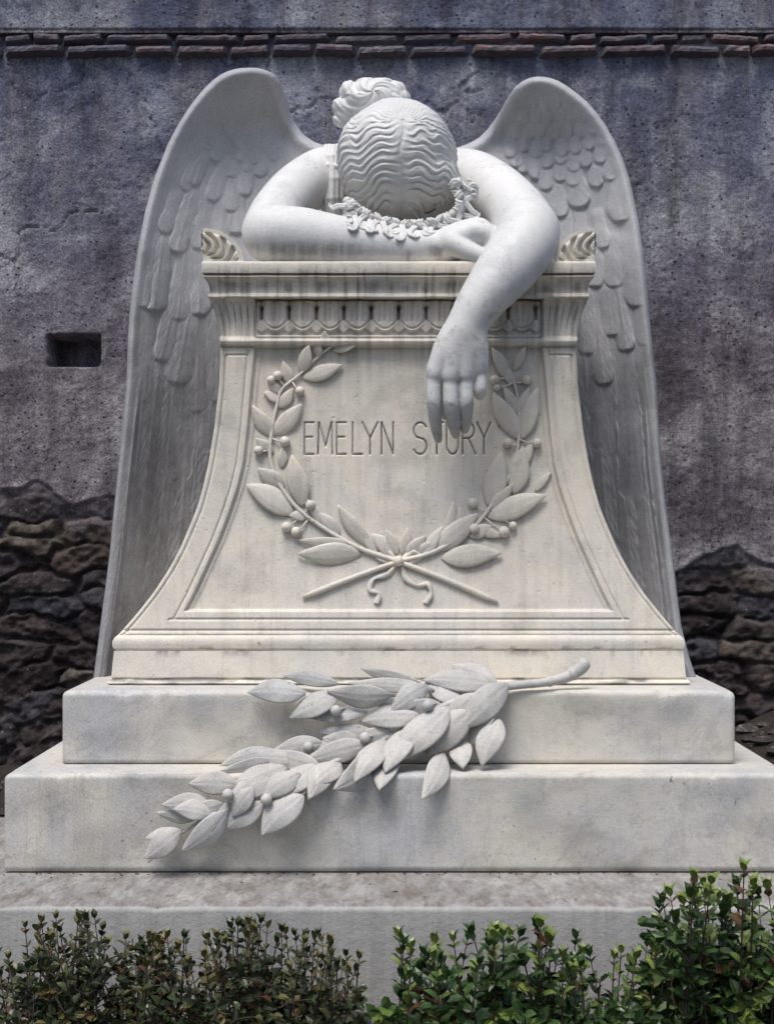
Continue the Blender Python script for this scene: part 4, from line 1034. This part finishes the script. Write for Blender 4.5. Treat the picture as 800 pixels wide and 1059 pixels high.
# long primaries first (lowest layer), then tiers of coverts upward
L_f += [(160, 300, 100, 780, 22, .020), (176, 300, 120, 790, 24, .026), (192, 300, 145, 790, 26, .030), (208, 300, 172, 780, 28, .032), (226, 300, 200, 760, 30, .032)]
L_f += [(215, 330, 210, 470, 32, .010), (196, 300, 186, 500, 30, .010)]
L_f += [(208, 290, 205, 430, 30, .012), (222, 290, 228, 420, 28, .012), (205, 285, 184, 401, 30, .018), (190, 280, 168, 377, 22, .016), (158, 270, 152, 420, 18, .010)]
L_f += [(212, 235, 207, 330, 28, .016), (196, 230, 186, 335, 24, .013), (172, 235, 161, 326, 25, .020), (160, 245, 150, 322, 15, .013), (228, 225, 226, 320, 24, .014)]
L_f += [(204, 190, 184, 265, 22, .016), (186, 195, 171, 244, 17, .012), (220, 180, 207, 262, 22, .013), (236, 180, 228, 255, 22, .014), (247, 185, 246, 245, 20, .012)]
L_f += [(238, 160, 219, 211, 18, .014), (250, 165, 238, 222, 18, .013), (215, 160, 199, 194, 16, .012), (262, 160, 252, 205, 18, .012), (205, 165, 192, 200, 15, .008)]
L_f += rowf([(222, 170), (240, 186), (255, 180), (268, 185), (248, 170), (262, 172)], -9, 26, 15, .010)
L_f += rowf([(232, 150), (246, 155), (259, 157), (272, 158), (218, 152), (282, 168)], -6, 22, 14, .006)
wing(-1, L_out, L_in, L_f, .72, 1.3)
R_out = [(556, 80), (562, 80.2), (569, 81.5), (577, 84.5), (586, 90), (596, 97.5), (606, 106), (616, 117), (626, 131), (635, 147), (643, 165), (650, 186), (655, 208), (660, 232), (664, 260), (667.5, 290), (670, 320), (673, 350), (676, 380), (678, 400), (680.5, 440), (683, 479), (688, 525), (694, 569), (699, 610), (704, 649), (712, 680), (721, 706)]
R_in = [(556, 80), (550, 80.6), (544, 82.5), (537, 86.5), (531, 92), (525, 101), (519, 112), (512, 123), (504, 134), (494, 144), (482, 150), (465, 156), (460, 175), (470, 210), (492, 250), (520, 285), (586, 306)]
R_in += [(die_in(y, 1), y) for y in (330, 360, 400, 440, 480, 520, 560, 600, 640, 680, 706)]
R_f = [(652, 300, 716, 780, 22, .020), (636, 300, 696, 790, 24, .026), (620, 300, 670, 790, 26, .030), (606, 300, 642, 780, 28, .032), (590, 300, 612, 760, 30, .032)]
R_f += [(615, 300, 622, 470, 30, .010), (640, 300, 652, 520, 26, .008)]
R_f += [(612, 320, 623, 401, 25, .018), (634, 285, 646, 366, 19, .017), (625, 290, 632, 350, 20, .012), (655, 290, 664, 360, 15, .010), (602, 280, 606, 370, 24, .012)]
R_f += [(648, 235, 659, 321, 29, .021), (630, 235, 634, 300, 22, .012), (612, 235, 613, 300, 22, .012), (596, 230, 592, 290, 22, .012)]
R_f += [(632, 180, 640, 233, 25, .019), (614, 215, 623, 260, 17, .015), (597, 215, 600, 262, 18, .012), (584, 215, 580, 262, 18, .010)]
R_f += [(590, 175, 599, 218, 26, .018), (575, 185, 578, 228, 19, .014), (562, 180, 560, 222, 18, .012)]
R_f += rowf([(614, 197), (628, 190), (577, 191), (552, 189), (562, 200), (590, 196)], -2, 26, 18, .014)
R_f += rowf([(551, 187), (563, 177), (591, 181), (577, 173), (603, 176), (618, 172), (532, 176), (540, 182)], -2, 23, 16, .012)
R_f += rowf([(540, 160), (553, 166), (562, 160), (579, 165), (593, 162), (607, 158), (620, 155), (527, 166)], -1, 21, 15, .011)
R_f += rowf([(532, 148), (546, 147), (557, 146), (571, 148), (585, 146), (599, 145), (611, 142)], 0, 19, 14, .010)
R_f += rowf([(540, 132), (553, 130), (565, 133), (578, 130), (590, 130), (601, 129)], 0, 17, 13, .008)
R_f += rowf([(550, 116), (562, 117), (574, 115), (586, 116)], 0, 15, 12, .006)
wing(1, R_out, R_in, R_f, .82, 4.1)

# ================================================================== SHRUBS
def shrub(label, cx, d, spread_px, tops, nshoot, dens, mat, seed, leafL=.020, root_w=.10):
    """tops: outline of the bush top as (px, py) points"""
    r = random.Random(seed); base = P(cx, 555, d); gz = float(groundz(base[0], d))
    root = empty('box_shrub', (base[0], d, gz)); tag(root, label, 'shrub', 'box shrubs in front of the monument')
    sm_ = MB(); LV = []; LF = []; tint = []; n = 0
    tx = np.array([t[0] for t in tops], float); ty = np.array([t[1] for t in tops], float)
    def leaf(p, dirn, nrm, L, tv):
        nonlocal n
        dirn = dirn/np.linalg.norm(dirn); s = np.cross(dirn, nrm); s /= (np.linalg.norm(s)+1e-9); u = np.cross(s, dirn)
        w_ = L*.30; k = .10*L
        v = [p, p+dirn*L*.30+s*w_*.9+u*k, p+dirn*L*.34, p+dirn*L*.30-s*w_*.9+u*k, p+dirn*L*.68+s*w_*.85+u*k*.7, p+dirn*L*.70-u*.02*L, p+dirn*L*.68-s*w_*.85+u*k*.7, p+dirn*L-u*k]
        LV.extend(v); LF.extend([(n, n+1, n+2), (n, n+2, n+3), (n+1, n+4, n+5, n+2), (n+2, n+5, n+6, n+3), (n+4, n+7, n+5), (n+5, n+7, n+6)]); tint.extend([tv]*8); n += 8
    def shoot(p0, p1, nl, bare, rad0, L0, tipyoung):
        mid = (p0+p1)/2+np.array([r.uniform(-.045, .045), r.uniform(-.03, .03), .03]); pts = spline([p0, mid, p1], 10)
        tube(sm_, pts, [rad0*(1-.75*i/9) for i in range(10)], 4)
        a = r.uniform(0, 6.28)
        for i in range(nl):
            t = bare+(1-bare)*((i+.6)/nl)**.8; q = t*9; k = min(int(q), 8); p = pts[k]+(pts[k+1]-pts[k])*(q-k); ax = pts[k+1]-pts[k]; ax /= np.linalg.norm(ax)
            a += 1.57+r.uniform(-.3, .3)
            for h in (0, math.pi):
                sx = np.array([math.cos(a+h), math.sin(a+h), .0]); sx -= ax*(sx@ax); sx /= np.linalg.norm(sx)+1e-9
                up = .45+.45*t+r.uniform(-.35, .35)
                dv = sx+ax*up; L = L0*r.uniform(.75, 1.2)*(1-.35*max(0, t-.85)/.15)
                tv = min(1, max(0, r.gauss(.30, .20)+tipyoung*(t > .75)*.45)); 
                if r.random() < .004: tv = 1.0
                leaf(p, dv, ax-sx*.3, L, tv)
        for h in range(3):
            a += 2.1; dv = (pts[-1]-pts[-2]); dv /= np.linalg.norm(dv); leaf(p1, dv+.42*np.array([math.cos(a), math.sin(a), 0]), dv-.3*np.array([math.cos(a), math.sin(a), 0]), L0*r.uniform(.65, .9), min(1, .35+tipyoung*.5))
    for i in range(int(nshoot*.85)):
        px = r.uniform(tx[0], tx[-1]); py = float(np.interp(px, tx, ty))+abs(r.gauss(0, 1))*17*(1 if i % 4 else 0)+ (0 if i % 3 else r.uniform(0, 6))
        if i % 5 == 4: py += r.uniform(15, 70)
        dd = d+r.uniform(-.13, .13); tip = P(px, py, dd)
        rt = np.array([base[0]+r.uniform(-root_w, root_w)+(tip[0]-base[0])*.45, d+r.uniform(-.06, .06), gz+r.uniform(-.01, 0)])
        LL = np.linalg.norm(tip-rt)
        tip = tip+np.array([r.gauss(0, .018), 0, 0]); rt[0] = min(max(rt[0]+r.gauss(0, .06), (tx[0]+14-CX)*d/F), (tx[-1]-14-CX)*d/F)
        shoot(rt, tip, int(dens*.85), .36, .0042, leafL*1.25, r.random() < .45)
        for k in range(4):
            t = r.uniform(.5, .85); p0 = rt+(tip-rt)*t; p1 = p0+np.array([r.uniform(-.10, .10), r.uniform(-.09, .09), r.uniform(.02, .10)])
            lim = float(np.interp(CX+p1[0]*F/p1[1], tx, ty))+8; zlim = EYE+(CY-lim)*p1[1]/F
            p1[2] = min(p1[2], zlim); p1[0] = min(max(p1[0], (tx[0]-6-CX)*p1[1]/F), (tx[-1]+4-CX)*p1[1]/F)
            if p1[2]-p0[2] > .015: shoot(p0, p1, 5, .1, .0022, leafL*1.15, r.random() < .3)
    fol = meshobj('foliage', np.array(LV), LF, mat, root, smooth=False)
    at = fol.data.attributes.new('tint', 'FLOAT', 'POINT'); at.data.foreach_set('value', np.array(tint, np.float32))
    sm_.build('stems', M['bark'], root)
shrub('sparse low box shrub cut by the left edge of the picture', -12, 2.30, 60, [(-60, 985), (-10, 975), (15, 985), (32, 1010)], 16, 13, M['leaf2'], 1, .019)
shrub('dark box shrub with upright sprigs, second bush from the left', 88, 2.36, 110, [(28, 968), (38, 948), (60, 952), (85, 940), (100, 956), (130, 966), (160, 975)], 52, 17, M['leaf2'], 2, .020)
shrub('brownish green box shrub between the dark left bush and the broad bush', 185, 2.34, 90, [(125, 985), (150, 972), (185, 968), (225, 975)], 34, 16, M['leaf2'], 3, .019)
shrub('broad dull green box shrub left of the middle gap, with one thin twig sticking up', 295, 2.36, 130, [(200, 980), (225, 962), (262, 952), (268, 945), (275, 958), (320, 968), (350, 980), (368, 1005)], 70, 17, M['leaf2'], 4, .020)
shrub('slim leaning box shoots just right of the gap in the hedge', 440, 2.28, 60, [(404, 953), (412, 960), (440, 975), (455, 990)], 10, 20, M['leaf'], 5, .027, .04)
shrub('dense mid green box shrub right of the leaning shoots', 510, 2.30, 90, [(455, 985), (475, 958), (490, 965), (525, 970), (555, 968), (568, 955), (580, 975), (600, 990)], 46, 17, M['leaf'], 6, .026)
shrub('low open box shrub with thin shoots between the dense bush and the tall corner bush', 640, 2.30, 60, [(600, 1000), (622, 980), (640, 995), (662, 965), (672, 990), (690, 1000)], 20, 16, M['leaf'], 7, .024)
shrub('tall glossy box shrub in the right corner, its shoots rising above the ledge', 745, 2.22, 100, [(675, 945), (688, 925), (700, 935), (715, 925), (730, 905), (738, 930), (757, 935), (772, 884), (790, 915), (800, 925), (850, 930)], 64, 19, M['leaf'], 8, .026)

for o_ in bpy.data.objects:
    if '_o' in o_: del o_['_o']
scene.cycles.max_bounces = 6
